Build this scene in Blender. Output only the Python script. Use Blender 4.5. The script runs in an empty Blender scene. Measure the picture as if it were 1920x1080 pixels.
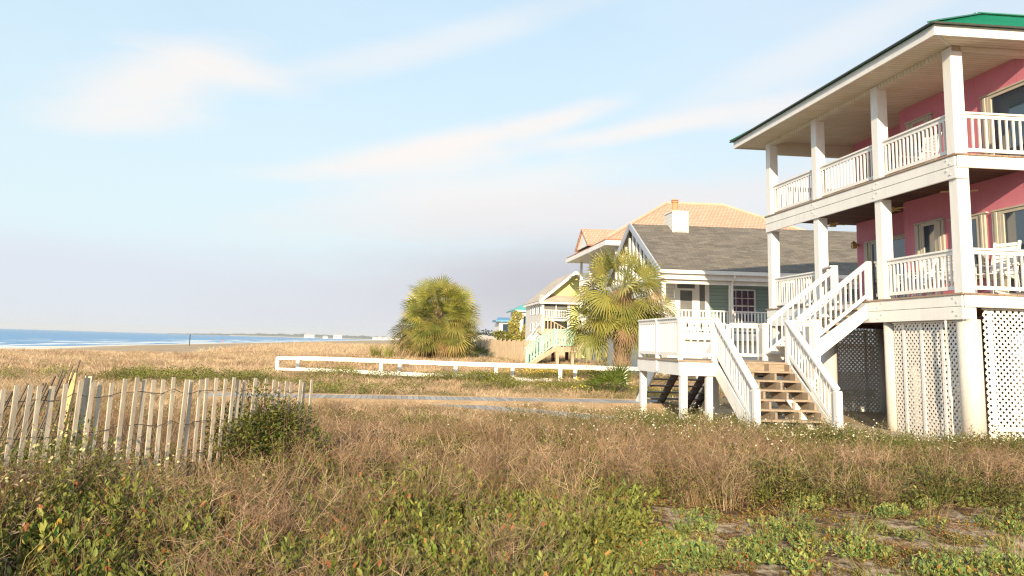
import bpy, math, random
import numpy as np
from mathutils import Vector, Matrix
R = math.radians
random.seed(7); rng = np.random.default_rng(7)
S = bpy.context.scene
COL = S.collection

# ------------------------------------------------------------------ helpers
WL = {}                                   # world location of every object (no rotated parents are used)

class MB:
    """collects faces, builds ONE mesh object"""
    def __init__(s): s.v = []; s.f = []; s.m = []; s.c = None
    def add(s, vs, fs, mi=0):
        o = len(s.v); s.v += [tuple(p) for p in vs]
        for f in fs: s.f.append(tuple(i + o for i in f)); s.m.append(mi)
    def hexa(s, p, mi=0):                 # 8 points: bottom 4 (ccw from above), top 4
        s.add(p, [(3, 2, 1, 0), (4, 5, 6, 7), (0, 1, 5, 4), (1, 2, 6, 5), (2, 3, 7, 6), (3, 0, 4, 7)], mi)
    def box(s, c, sz, ax=None, mi=0):
        c = Vector(c); X, Y, Z = ax or (Vector((1, 0, 0)), Vector((0, 1, 0)), Vector((0, 0, 1)))
        a, b, d = X * sz[0] / 2, Y * sz[1] / 2, Z * sz[2] / 2
        s.hexa([c - a - b - d, c + a - b - d, c + a + b - d, c - a + b - d,
                c - a - b + d, c + a - b + d, c + a + b + d, c - a + b + d], mi)
    def beam(s, a, b, w, h, up=(0, 0, 1), mi=0):   # centre line a-b, w sideways, h along up
        a = Vector(a); b = Vector(b); d = b - a; L = d.length; d.normalize()
        up = Vector(up); side = up.cross(d)
        if side.length < 1e-5: side = Vector((1, 0, 0)).cross(d)
        side.normalize(); u2 = d.cross(side)
        s.box((a + b) / 2, (L, w, h), (d, side, u2), mi)
    def prism(s, pts, vec, mi=0):
        n = len(pts); vec = Vector(vec); p = [Vector(q) for q in pts]
        s.add(p + [q + vec for q in p], [tuple(range(n))[::-1], tuple(range(n, 2 * n))] +
              [(i, (i + 1) % n, n + (i + 1) % n, n + i) for i in range(n)], mi)
    def tube(s, pts, rad, n=8, mi=0, cap=True):
        pts = [Vector(p) for p in pts]; rad = rad if hasattr(rad, '__len__') else [rad] * len(pts)
        o = len(s.v)
        for i, p in enumerate(pts):
            d = (pts[min(i + 1, len(pts) - 1)] - pts[max(i - 1, 0)]).normalized()
            a = d.cross(Vector((0, 0, 1)))
            if a.length < 1e-3: a = Vector((1, 0, 0))
            a.normalize(); b = d.cross(a)
            for k in range(n):
                t = 2 * math.pi * k / n
                s.v.append(tuple(p + (a * math.cos(t) + b * math.sin(t)) * rad[i]))
        for i in range(len(pts) - 1):
            for k in range(n):
                k2 = (k + 1) % n
                s.f.append((o + i * n + k, o + i * n + k2, o + (i + 1) * n + k2, o + (i + 1) * n + k)); s.m.append(mi)
        if cap:
            s.f.append(tuple(o + k for k in range(n))[::-1]); s.m.append(mi)
            e = o + (len(pts) - 1) * n
            s.f.append(tuple(e + k for k in range(n))); s.m.append(mi)
    def build(s, name, mats, parent=None, smooth=False, origin=None, bevel=0.0):
        mats = mats if isinstance(mats, (list, tuple)) else [mats]
        pw = WL[parent] if parent else Vector((0, 0, 0))
        og = Vector(origin) if origin is not None else (pw.copy() if parent else Vector((0, 0, 0)))
        me = bpy.data.meshes.new(name)
        me.from_pydata([(p[0] - og.x, p[1] - og.y, p[2] - og.z) for p in s.v], [], s.f)
        for m in mats: me.materials.append(m)
        if len(mats) > 1: me.polygons.foreach_set('material_index', s.m)
        if smooth: me.polygons.foreach_set('use_smooth', [True] * len(me.polygons))
        if s.c is not None:
            at = me.color_attributes.new('Col', 'FLOAT_COLOR', 'POINT')
            at.data.foreach_set('color', np.asarray(s.c, np.float32).ravel())
        me.update()
        o = bpy.data.objects.new(name, me); COL.objects.link(o)
        if parent: o.parent = parent
        o.location = og - pw; WL[o] = og.copy()
        if bevel:
            b = o.modifiers.new('edge', 'BEVEL'); b.width = bevel; b.segments = 1; b.limit_method = 'ANGLE'
        return o

def tag(o, label=None, cat=None, group=None, kind=None):
    if label: o['label'] = label
    if cat: o['category'] = cat
    if group: o['group'] = group
    if kind: o['kind'] = kind
    return o

def empty(name, loc, label, cat, group=None, parent=None):
    o = bpy.data.objects.new(name, None); COL.objects.link(o); o.empty_display_size = .2
    pw = WL[parent] if parent else Vector((0, 0, 0))
    if parent: o.parent = parent
    o.location = Vector(loc) - pw; WL[o] = Vector(loc)
    return tag(o, label, cat, group)

def inst(src, name, loc, parent, rot=None, scale=None):      # copy sharing mesh data
    o = src.copy(); o.name = name; COL.objects.link(o)
    o.parent = parent; pw = WL[parent] if parent else Vector((0, 0, 0))
    o.location = Vector(loc) - pw; WL[o] = Vector(loc)
    if rot is not None: o.rotation_euler = rot
    if scale is not None: o.scale = scale
    return o

# ------------------------------------------------------------------ materials
def nmat(name):
    m = bpy.data.materials.new(name); m.use_nodes = True; nt = m.node_tree; nt.nodes.clear()
    out = nt.nodes.new('ShaderNodeOutputMaterial'); p = nt.nodes.new('ShaderNodeBsdfPrincipled')
    nt.links.new(p.outputs[0], out.inputs[0]); return m, nt, p, out
def nd(nt, t, **k):
    n = nt.nodes.new(t)
    for a, b in k.items():
        if a in n.inputs.keys(): n.inputs[a].default_value = b
        else: setattr(n, a, b)
    return n
def coords(nt, scale=(1, 1, 1), rot=(0, 0, 0), world=True):
    mp = nd(nt, 'ShaderNodeMapping'); mp.inputs['Scale'].default_value = scale; mp.inputs['Rotation'].default_value = rot
    if world: g = nd(nt, 'ShaderNodeNewGeometry'); nt.links.new(g.outputs['Position'], mp.inputs[0])
    else: g = nd(nt, 'ShaderNodeTexCoord'); nt.links.new(g.outputs['Object'], mp.inputs[0])
    return mp.outputs[0]
def ramp(nt, fac, stops, interp='LINEAR'):
    r = nd(nt, 'ShaderNodeValToRGB'); r.color_ramp.interpolation = interp
    e = r.color_ramp.elements
    while len(e) < len(stops): e.new(.5)
    for i, (p, c) in enumerate(stops): e[i].position = p; e[i].color = (*c, 1) if len(c) == 3 else c
    nt.links.new(fac, r.inputs[0]); return r.outputs[0]
def noise(nt, vec, scale, detail=4, rough=.6, dist=0):
    n = nd(nt, 'ShaderNodeTexNoise'); n.inputs['Scale'].default_value = scale; n.inputs['Detail'].default_value = detail
    n.inputs['Roughness'].default_value = rough; n.inputs['Distortion'].default_value = dist
    nt.links.new(vec, n.inputs['Vector']); return n.outputs['Fac']
def mixc(nt, fac, a, b, mode='MIX'):
    n = nd(nt, 'ShaderNodeMix', data_type='RGBA', blend_type=mode)
    for s, v in ((0, fac), (6, a), (7, b)):
        if isinstance(v, (int, float)): n.inputs[s].default_value = v
        elif isinstance(v, tuple): n.inputs[s].default_value = (*v, 1) if len(v) == 3 else v
        else: nt.links.new(v, n.inputs[s])
    return n.outputs[2]
def mth(nt, op, a, b=0., c=None):
    n = nd(nt, 'ShaderNodeMath', operation=op)
    for i, v in enumerate((a, b) if c is None else (a, b, c)):
        if isinstance(v, (int, float)): n.inputs[i].default_value = v
        else: nt.links.new(v, n.inputs[i])
    return n.outputs[0]
def bump(nt, p, h, strength=.3, dist=.01):
    b = nd(nt, 'ShaderNodeBump'); b.inputs['Strength'].default_value = strength; b.inputs['Distance'].default_value = dist
    nt.links.new(h, b.inputs['Height']); nt.links.new(b.outputs[0], p.inputs['Normal'])
def simple(name, col, rough=.6, var=.18, scale=3., stretch=(1, 1, 1), bmp=.15, spec=.4, dirt=None, dirtamt=.35):
    m, nt, p, o = nmat(name)
    vec = coords(nt, stretch)
    n1 = noise(nt, vec, scale, 6, .65); n2 = noise(nt, vec, scale * 9, 3)
    lo = tuple(c * (1 - var) for c in col); hi = tuple(min(1, c * (1 + var * .6)) for c in col)
    c = ramp(nt, n1, [(.3, lo), (.7, hi)])
    if dirt:
        k = ramp(nt, noise(nt, coords(nt, (stretch[0] * .7, stretch[1] * .7, stretch[2] * .5)), scale * 1.7, 8, .7, .6), [(.52, (0, 0, 0)), (.8, (dirtamt,) * 3)])
        c = mixc(nt, k, c, dirt)
    nt.links.new(c, p.inputs['Base Color']); p.inputs['Roughness'].default_value = rough
    p.inputs['Specular IOR Level'].default_value = spec
    if bmp: bump(nt, p, n2, bmp, .01)
    return m

M = {}
M['white'] = simple('white_painted_wood', (.83, .815, .79), .5, .07, 2.2, (1, 1, .25), .12, dirt=(.58, .54, .47), dirtamt=.35)
M['white2'] = simple('aged_white_paint', (.70, .685, .66), .55, .1, 2.0, (1, 1, .3), .15, dirt=(.45, .40, .33), dirtamt=.5)
M['pink'] = None
M['glass'], _nt, _p, _o = nmat('dark_window_glass')
_p.inputs['Base Color'].default_value = (.02, .042, .07, 1); _p.inputs['Roughness'].default_value = .04  # blue tint in the base colour stands in for bluish reflections
_p.inputs['Specular IOR Level'].default_value = 1.; _p.inputs['IOR'].default_value = 1.6
M['tread'] = simple('tan_stair_wood', (.37, .29, .215), .75, .3, 3., (2, 9, 9), .3, dirt=(.22, .15, .10))
M['grey_wood'] = simple('weathered_grey_wood', (.34, .325, .315), .8, .3, 3., (2, 8, 8), .3, dirt=(.20, .17, .14))
M['curb'] = simple('weathered_timber', (.33, .245, .165), .8, .3, 1.6, (.6, 6, 9), .35, dirt=(.22, .16, .11))
M['slat'] = simple('weathered_fence_slat', (.56, .49, .39), .85, .26, 6., (3, 3, .8), .3, dirt=(.25, .19, .14), dirtamt=.6)
M['stake'] = simple('fresh_yellow_stake', (.66, .47, .22), .7, .15, 5., bmp=.1)
M['wire'] = simple('rusty_wire', (.10, .08, .07), .6, .3, 20)
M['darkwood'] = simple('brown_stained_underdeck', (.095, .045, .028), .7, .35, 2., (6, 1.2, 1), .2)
M['beige'] = simple('cream_paint', (.54, .50, .42), .6, .1, 3., bmp=.1)
M['concrete'] = simple('rough_white_column', (.66, .63, .58), .8, .12, 2.5, (1, 1, .5), .3, dirt=(.42, .38, .32))
M['brass'] = simple('brass_fixture', (.55, .40, .14), .4, .2, 8)
M['trunk'] = simple('palm_bark', (.34, .25, .17), .9, .35, 7., (1, 1, 2), .5, dirt=(.18, .12, .08))
M['bark'] = simple('tree_bark', (.16, .12, .09), .9, .3, 7., (1, 1, .4), .5)
M['teal'] = simple('teal_metal_roof', (.10, .42, .40), .45, .12, 2)
M['blue'] = simple('blue_metal_roof', (.09, .27, .46), .45, .12, 2)
M['mint'] = simple('mint_painted_rail', (.34, .60, .50), .6, .12, 3)
M['pale_wood'] = simple('pale_new_wood', (.52, .41, .29), .75, .25, 3., (5, 5, .7), .2, dirt=(.3, .22, .15))
M['piling'] = simple('green_treated_piling', (.36, .35, .20), .8, .25, 2., (1, 1, .4), .3)
M['lime'] = simple('lime_yellow_siding', (.66, .66, .16), .65, .07, 2)
M['slate'] = simple('slate_blue_trim', (.42, .46, .54), .6, .1, 2)
M['dark'] = simple('dark_opening', (.03, .03, .032), .8, .3, 2)
M['screen'] = simple('grey_insect_screen', (.16, .165, .17), .7, .25, 1.5)
M['terracotta'] = simple('terracotta_flue', (.58, .30, .16), .8, .15, 4)
M['celadon'] = simple('pale_celadon_wall', (.50, .56, .46), .7, .08, 2)

def mat_panel_pink():
    m, nt, p, o = nmat('pink_panel_wall')
    vec = coords(nt); n1 = noise(nt, vec, 1.3, 6); n2 = noise(nt, vec, 60, 2)
    c = ramp(nt, n1, [(.3, (.60, .19, .275)), (.7, (.69, .245, .325))])
    sx = nd(nt, 'ShaderNodeSeparateXYZ'); nt.links.new(vec, sx.inputs[0])
    w = mth(nt, 'FRACT', mth(nt, 'DIVIDE', sx.outputs[1], 1.22))
    seam = mth(nt, 'LESS_THAN', w, .008)
    c = mixc(nt, mth(nt, 'MULTIPLY', seam, .5), c, (.30, .07, .10))
    nt.links.new(c, p.inputs['Base Color']); p.inputs['Roughness'].default_value = .7
    bump(nt, p, n2, .15, .01); return m
M['pink'] = mat_panel_pink()

def mat_boards(name, col, gap, pitch, axis='u', rough=.6, gapc=None, var=.12, stain=None):
    """boards with dark joints, across the house frame: axis 'u' = lines along V, 'z' = horizontal laps"""
    m, nt, p, o = nmat(name)
    vec = coords(nt, rot=(0, 0, R(-8.1) * 0))
    sx = nd(nt, 'ShaderNodeSeparateXYZ'); nt.links.new(vec, sx.inputs[0])
    if axis == 'z': t = sx.outputs[2]
    elif axis == 'u':
        t = mth(nt, 'ADD', mth(nt, 'MULTIPLY', sx.outputs[0], -.078), mth(nt, 'MULTIPLY', sx.outputs[1], .997))
    else:
        t = mth(nt, 'ADD', mth(nt, 'MULTIPLY', sx.outputs[0], .99), mth(nt, 'MULTIPLY', sx.outputs[1], .141))
    q = mth(nt, 'DIVIDE', t, pitch); fr = mth(nt, 'FRACT', q); fl = mth(nt, 'FLOOR', q)
    wn = nd(nt, 'ShaderNodeTexWhiteNoise', noise_dimensions='1D'); nt.links.new(fl, wn.inputs['W'])
    lo = tuple(c * (1 - var) for c in col); hi = tuple(min(1, c * (1 + var)) for c in col)
    c = ramp(nt, wn.outputs['Value'], [(0, lo), (1, hi)])
    n1 = noise(nt, coords(nt, (1.5, 1.5, 1.5)), 1.2, 6, .65)
    if stain: c = mixc(nt, ramp(nt, n1, [(.48, (0, 0, 0)), (.75, (.6,) * 3)]), c, stain)
    g = mth(nt, 'LESS_THAN', fr, gap)
    c = mixc(nt, g, c, gapc or tuple(x * .35 for x in col))
    nt.links.new(c, p.inputs['Base Color']); p.inputs['Roughness'].default_value = rough
    bump(nt, p, fr, .5, .012); return m
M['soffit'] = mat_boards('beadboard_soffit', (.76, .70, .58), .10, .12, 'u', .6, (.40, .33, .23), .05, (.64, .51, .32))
M['lapgreen'] = mat_boards('green_lap_siding', (.29, .40, .375), .08, .17, 'z', .6, None, .04)
M['lapwhite'] = mat_boards('white_lap_siding', (.76, .745, .71), .06, .18, 'z', .55, (.45, .43, .40), .03)
M['lapyellow'] = mat_boards('yellow_lap_siding', (.67, .69, .29), .06, .2, 'z', .55, None, .03)
M['deck'] = mat_boards('brown_deck_boards', (.30, .22, .16), .07, .14, 'v', .8, None, .25)
M['walk'] = mat_boards('grey_boardwalk_boards', (.36, .335, .31), .10, .15, 'v', .85, (.14, .12, .10), .22)
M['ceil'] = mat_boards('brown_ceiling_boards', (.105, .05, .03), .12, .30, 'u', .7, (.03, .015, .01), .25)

def mat_roof_metal(name, col):
    m, nt, p, o = nmat(name)
    vec = coords(nt); n = noise(nt, vec, .8, 6)
    c = ramp(nt, n, [(.3, tuple(x * .85 for x in col)), (.7, col)])
    c = mixc(nt, ramp(nt, noise(nt, vec, 3, 8, .7), [(.62, (0, 0, 0)), (.8, (.5,) * 3)]), c, (.13, .30, .21))
    nt.links.new(c, p.inputs['Base Color']); p.inputs['Roughness'].default_value = .42; return m
M['green_roof'] = mat_roof_metal('green_metal_roof', (.02, .33, .20))

def mat_brick(name, c1, c2, mortar, w, h, rough=.9, off=.5, ms=.04, var=.5, axis='grey'):
    m, nt, p, o = nmat(name)
    uv = nd(nt, 'ShaderNodeUVMap')
    b = nd(nt, 'ShaderNodeTexBrick'); nt.links.new(uv.outputs[0], b.inputs[0])
    b.inputs['Color1'].default_value = (*c1, 1); b.inputs['Color2'].default_value = (*c2, 1); b.inputs['Mortar'].default_value = (*mortar, 1)
    b.inputs['Scale'].default_value = 1; b.inputs['Brick Width'].default_value = w; b.inputs['Row Height'].default_value = h
    b.inputs['Mortar Size'].default_value = ms * h; b.inputs['Mortar Smooth'].default_value = .3; b.offset = off
    n = noise(nt, coords(nt), 1.1, 8, .7)
    c = mixc(nt, var, b.outputs['Color'], ramp(nt, n, [(.25, (.35,) * 3), (.75, (1.0,) * 3)]), 'MULTIPLY')
    nt.links.new(c, p.inputs['Base Color']); p.inputs['Roughness'].default_value = rough
    p.inputs['Specular IOR Level'].default_value = .2
    bump(nt, p, b.outputs['Fac'], -.6, .03); return m
M['shingle'] = mat_brick('grey_asphalt_shingles', (.155, .14, .125), (.24, .215, .185), (.06, .055, .05), .42, .15)
M['tile'] = mat_brick('orange_clay_tiles', (.67, .385, .28), (.74, .46, .35), (.50, .27, .19), .26, .30, .8, .5, .14, .25)
M['paleroof'] = mat_brick('pale_tan_shingles', (.56, .49, .42), (.64, .56, .48), (.40, .34, .28), .5, .2)

def leafmat(name, trans=.35, rough=.55, huev=.04, valv=.35):
    m = bpy.data.materials.new(name); m.use_nodes = True; nt = m.node_tree; nt.nodes.clear()
    out = nd(nt, 'ShaderNodeOutputMaterial'); at = nd(nt, 'ShaderNodeAttribute', attribute_name='Col')
    oi = nd(nt, 'ShaderNodeObjectInfo'); hs = nd(nt, 'ShaderNodeHueSaturation')
    nt.links.new(at.outputs['Color'], hs.inputs['Color'])
    h = mth(nt, 'MULTIPLY_ADD', oi.outputs['Random'], huev, .5 - huev / 2); nt.links.new(h, hs.inputs['Hue'])
    v = mth(nt, 'MULTIPLY_ADD', mth(nt, 'FRACT', mth(nt, 'MULTIPLY', oi.outputs['Random'], 7.31)), valv, 1 - valv / 2); nt.links.new(v, hs.inputs['Value'])
    p = nd(nt, 'ShaderNodeBsdfPrincipled'); p.inputs['Roughness'].default_value = rough; p.inputs['Specular IOR Level'].default_value = .25
    nt.links.new(hs.outputs[0], p.inputs['Base Color'])
    t = nd(nt, 'ShaderNodeBsdfTranslucent'); nt.links.new(hs.outputs[0], t.inputs[0])
    mx = nd(nt, 'ShaderNodeMixShader'); mx.inputs[0].default_value = trans
    nt.links.new(p.outputs[0], mx.inputs[1]); nt.links.new(t.outputs[0], mx.inputs[2]); nt.links.new(mx.outputs[0], out.inputs[0])
    return m
M['leaf'] = leafmat('leaf_surface', .22, .5, .04, .5); M['straw'] = leafmat('dry_stem_surface', .08, .8, .03, .7)
M['frond'] = leafmat('palm_frond_surface', .36, .45, .0, .0)

# ------------------------------------------------------------------ camera
CAMZ = 1.75
cam = bpy.data.cameras.new('camera'); co = bpy.data.objects.new('camera', cam); COL.objects.link(co)
cam.sensor_width = 36; cam.lens = 27.0; cam.shift_y = -100 / 1920; cam.clip_start = .1; cam.clip_end = 60000
pit, rol = R(8.0278), R(1.6611)
f = Vector((0, math.cos(pit), math.sin(pit))); r0 = Vector((1, 0, 0)); u0 = Vector((0, -math.sin(pit), math.cos(pit)))
rr = r0 * math.cos(rol) + u0 * math.sin(rol); uu = u0 * math.cos(rol) - r0 * math.sin(rol)
mm = Matrix((rr, uu, -f)).transposed().to_4x4(); mm.translation = (0, 0, CAMZ)
co.matrix_world = mm; S.camera = co

# ------------------------------------------------------------------ light and sky
SUN_AZ, SUN_EL = 9.0, 17.5           # heading of the light (from +Y towards +X) and sun height
t = Vector((math.sin(R(SUN_AZ)) * math.cos(R(SUN_EL)), math.cos(R(SUN_AZ)) * math.cos(R(SUN_EL)), -math.sin(R(SUN_EL))))
sl = bpy.data.lights.new('sun', 'SUN'); sl.energy = 4.5; sl.angle = R(.5); sl.color = (1, .80, .53)
so = bpy.data.objects.new('sun', sl); COL.objects.link(so); so.rotation_euler = t.to_track_quat('-Z', 'Y').to_euler(); so.location = (-10, -40, 30)

W = bpy.data.worlds.new('World'); S.world = W; W.use_nodes = True; nt = W.node_tree; nt.nodes.clear()
wo = nd(nt, 'ShaderNodeOutputWorld'); bg = nd(nt, 'ShaderNodeBackground'); nt.links.new(bg.outputs[0], wo.inputs[0])
sky = nd(nt, 'ShaderNodeTexSky', sky_type='NISHITA'); sky.sun_disc = False
sky.sun_elevation = R(SUN_EL); sky.sun_rotation = R(180 + SUN_AZ); sky.dust_density = 1.6; sky.ozone_density = 1.2; sky.air_density = 1.0
tc = nd(nt, 'ShaderNodeTexCoord'); sx = nd(nt, 'ShaderNodeSeparateXYZ'); nt.links.new(tc.outputs['Generated'], sx.inputs[0])
dx, dy, dz = sx.outputs
az = mth(nt, 'ARCTAN2', dx, dy)
el = mth(nt, 'ARCSINE', dz)
cb = nd(nt, 'ShaderNodeCombineXYZ'); nt.links.new(az, cb.inputs[0]); nt.links.new(el, cb.inputs[1])
def skymap(scale, rot):
    mp = nd(nt, 'ShaderNodeMapping'); mp.inputs['Scale'].default_value = scale; mp.inputs['Rotation'].default_value = (0, 0, R(rot))
    nt.links.new(cb.outputs[0], mp.inputs[0]); return mp.outputs[0]
warp = noise(nt, skymap((2.5, 7, 1), -14), 1.0, 5, .55, .4)
warp2 = noise(nt, skymap((5, 19, 1), -17), 1.0, 9, .68, .9)
def blob(a0, e0, ra, re, rot, wa=.5, wb=.35, hard=1.0):
    """soft rotated ellipse of cloud, edges broken up by noise"""
    c, s_ = math.cos(R(rot)), math.sin(R(rot))
    da = mth(nt, 'SUBTRACT', az, a0); de = mth(nt, 'SUBTRACT', el, e0)
    x = mth(nt, 'DIVIDE', mth(nt, 'ADD', mth(nt, 'MULTIPLY', da, c), mth(nt, 'MULTIPLY', de, s_)), ra)
    y = mth(nt, 'DIVIDE', mth(nt, 'SUBTRACT', mth(nt, 'MULTIPLY', de, c), mth(nt, 'MULTIPLY', da, s_)), re)
    d = mth(nt, 'SQRT', mth(nt, 'ADD', mth(nt, 'MULTIPLY', x, x), mth(nt, 'MULTIPLY', y, y)))
    d = mth(nt, 'ADD', d, mth(nt, 'MULTIPLY', mth(nt, 'SUBTRACT', warp, .5), -wa * 3))
    d = mth(nt, 'ADD', d, mth(nt, 'MULTIPLY', mth(nt, 'SUBTRACT', warp2, .5), -wb * 2))
    mr = nd(nt, 'ShaderNodeMapRange', interpolation_type='SMOOTHSTEP')
    nt.links.new(d, mr.inputs['Value']); mr.inputs['From Min'].default_value = .15; mr.inputs['From Max'].default_value = 1.15 * hard + .1
    mr.inputs['To Min'].default_value = 1; mr.inputs['To Max'].default_value = 0
    return mr.outputs[0]
SKYK = 1.0
bg.inputs['Strength'].default_value = .10
skyc = sky.outputs[0]
# thin high veil that pales the whole blue, then the separate cloud streaks, then the grey bank low on the right
veil = mth(nt, 'MULTIPLY_ADD', warp, .25, .50)
skyc = mixc(nt, veil, skyc, (4.95, 6.35, 7.25))
def fade(v, a0, a1, t0, t1):
    m_ = nd(nt, 'ShaderNodeMapRange', interpolation_type='SMOOTHSTEP'); nt.links.new(v, m_.inputs['Value'])
    for k_, x_ in (('From Min', a0), ('From Max', a1), ('To Min', t0), ('To Max', t1)): m_.inputs[k_].default_value = x_
    return m_.outputs[0]
# paler towards the horizon
skyc = mixc(nt, fade(el, .05, .46, .9, .1), skyc, (4.7, 5.6, 5.85))
# thin high haze to the right of the view
skyc = mixc(nt, mth(nt, 'MULTIPLY', fade(az, .05, .55, 0, .5), fade(warp2, .3, .7, .35, 1)), skyc, (4.8, 5.0, 5.6))
skyc = mixc(nt, fade(mth(nt, 'MULTIPLY_ADD', mth(nt, 'SUBTRACT', warp, .5), -.10, el), .06, .135, .8, 0), skyc, (4.6, 4.8, 5.4))
for a in ((.10, .178, .40, .050, 4, .85), (.36, .20, .30, .05, 8, .7), (-.12, .150, .26, .03, 6, .45)):
    skyc = mixc(nt, mth(nt, 'MULTIPLY', blob(*a[:5]), a[5]), skyc, (5.5, 5.3, 5.35))
bank = blob(.17, .065, .46, .088, 2, .22, .12, 1.15)
skyc = mixc(nt, mth(nt, 'MULTIPLY', bank, .95), skyc, (4.2, 4.15, 4.5))
skyc = mixc(nt, mth(nt, 'MULTIPLY', blob(.09, .075, .22, .06, 4, .25, .15), .8), skyc, (3.5, 3.5, 3.9))
for a in ((-.10, .250, .21, .024, 14.5, .95), (-.08, .232, .17, .022, 12, .6), (.06, .292, .10, .018, 14, .75), (.18, .278, .20, .016, 9, .8), (.38, .295, .2, .022, 4, .6), (-.45, .292, .13, .046, 24, .8), (-.375, .318, .11, .026, -6, .7), (-.49, .245, .11, .026, 8, .5),
          (-.12, .375, .30, .026, 17, .42), (.42, .37, .36, .03, 20, .4), (-.02, .205, .28, .03, 9, .5), (-.28, .205, .10, .014, 6, .3)):
    skyc = mixc(nt, mth(nt, 'MULTIPLY', blob(*a[:5], .28, .42), a[5]), skyc, (6.1, 5.75, 5.55))
nt.links.new(skyc, bg.inputs[0])
S.view_settings.view_transform = 'Standard'; S.view_settings.look = 'None'; S.view_settings.gamma = 1
S.view_settings.exposure = .72
S.cycles.use_denoising = True; S.cycles.denoiser = 'OPENIMAGEDENOISE'; S.cycles.denoising_prefilter = 'NONE'; S.cycles.filter_width = 1.25; S.cycles.use_adaptive_sampling = False

# ------------------------------------------------------------------ terrain
def sst(x, a, b):
    t = np.clip((x - a) / (b - a), 0, 1); return t * t * (3 - 2 * t)
_ph = rng.uniform(0, 6.28, 40); _dr = rng.uniform(0, 6.28, 40)
def vnoise(x, y, wl, k=0):
    s = 0
    for i in range(5):
        a = _dr[(i + k) % 40]; w = 2 * math.pi / (wl * (1 - .13 * i))
        s = s + np.sin((x * math.cos(a) + y * math.sin(a)) * w + _ph[(i * 3 + k) % 40])
    return s / 5
def hgt(x, y):
    x = np.asarray(x, float); y = np.asarray(y, float)
    d = x + 86 + .1425 * y                                   # metres inland of the water's edge
    beach = -2.3 + .016 * np.clip(d, -200, 60)
    top = .02 + .26 * sst(x, -36, -10) * (1 - .8 * sst(x, -9, -2)) * np.exp(-((y - 60) / 13) ** 2) + .35 * sst(y, 70, 110)
    top = top + .55 * sst(y, 37, 45) * sst(x, -13, -5) * (1 - sst(y, 60, 90) * .5) + .52 * np.exp(-(((x - 5.2) / 3.2) ** 2 + ((y - 32.6) / 3.) ** 2))
    top = top + .04 * sst(y, 24, 34)
    top = top + .07 * vnoise(x, y, 3.1) * sst(y, -2, 3) * (1 - sst(y, 100, 160)) + .07 * vnoise(x, y, 11, 7) * sst(y, 22, 40) * (1 - sst(y, 100, 160))
    t_ = np.clip(((x + 3.9) * 1.59 + (y - 4.9) * 3.18) / (1.59 ** 2 + 3.18 ** 2), -.6, 1.0)      # sand drifted along the slat fence
    top = top + .47 * np.exp(-(np.hypot(x + 3.9 - 1.59 * t_, y - 4.9 - 3.18 * t_) / 1.15) ** 2) * (1 - .5 * np.clip(t_, 0, 1)) + .12 * np.exp(-(((x + 2.2) / 2.) ** 2 + ((y - 5) / 1.5) ** 2))
    top = top - .32 * sst(-x, 17, 30) * sst(y, 38, 52)
    top = top + .11 * np.clip(vnoise(x, y, 6, 11), 0, 1) * sst(y, 40, 48) * (1 - sst(y, 64, 72))
    z = beach + (top - beach) * sst(d, 24, 56)
    return np.where(d < 0, np.maximum(-2.3 + .03 * d, -6), z)
def H1(x, y): return float(hgt(x, y))
nr, na = 150, 300
rad = np.concatenate([[0], np.geomspace(.8, 9000, nr)])
ang = np.linspace(0, 2 * math.pi, na, endpoint=False)
vx = [0.]; vy = [0.]
gx = (rad[1:, None] * np.sin(ang)[None]).ravel(); gy = (rad[1:, None] * np.cos(ang)[None]).ravel()
X = np.concatenate([[0], gx]); Y = np.concatenate([[0], gy]); Z = hgt(X, Y)
def sandy(x, y):
    """share of open sand in the right foreground"""
    a_ = sst(x - .35 * (y - 7.2) + .25 * vnoise(x, y, 1.6, 3), .55, 1.5) * (1 - sst(y - .10 * (x - 2) + .3 * vnoise(x, y, 1.4, 13), 8.3, 9.3))
    return np.clip(a_ + .95 * np.exp(-(((x - .95) / .42) ** 2 + ((y - 6.45) / .55) ** 2)), 0, 1)
g = MB(); g.v = list(zip(X, Y, Z)); sd_ = sandy(X, Y); g.c = np.stack([sd_, sd_, sd_, np.ones_like(sd_)], 1)
for k in range(na): g.f.append((0, 1 + (k + 1) % na, 1 + k)); g.m.append(0)
for i in range(nr - 1):
    a = 1 + i * na; b = a + na
    for k in range(na):
        k2 = (k + 1) % na; g.f.append((a + k, a + k2, b + k2, b + k)); g.m.append(0)
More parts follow.
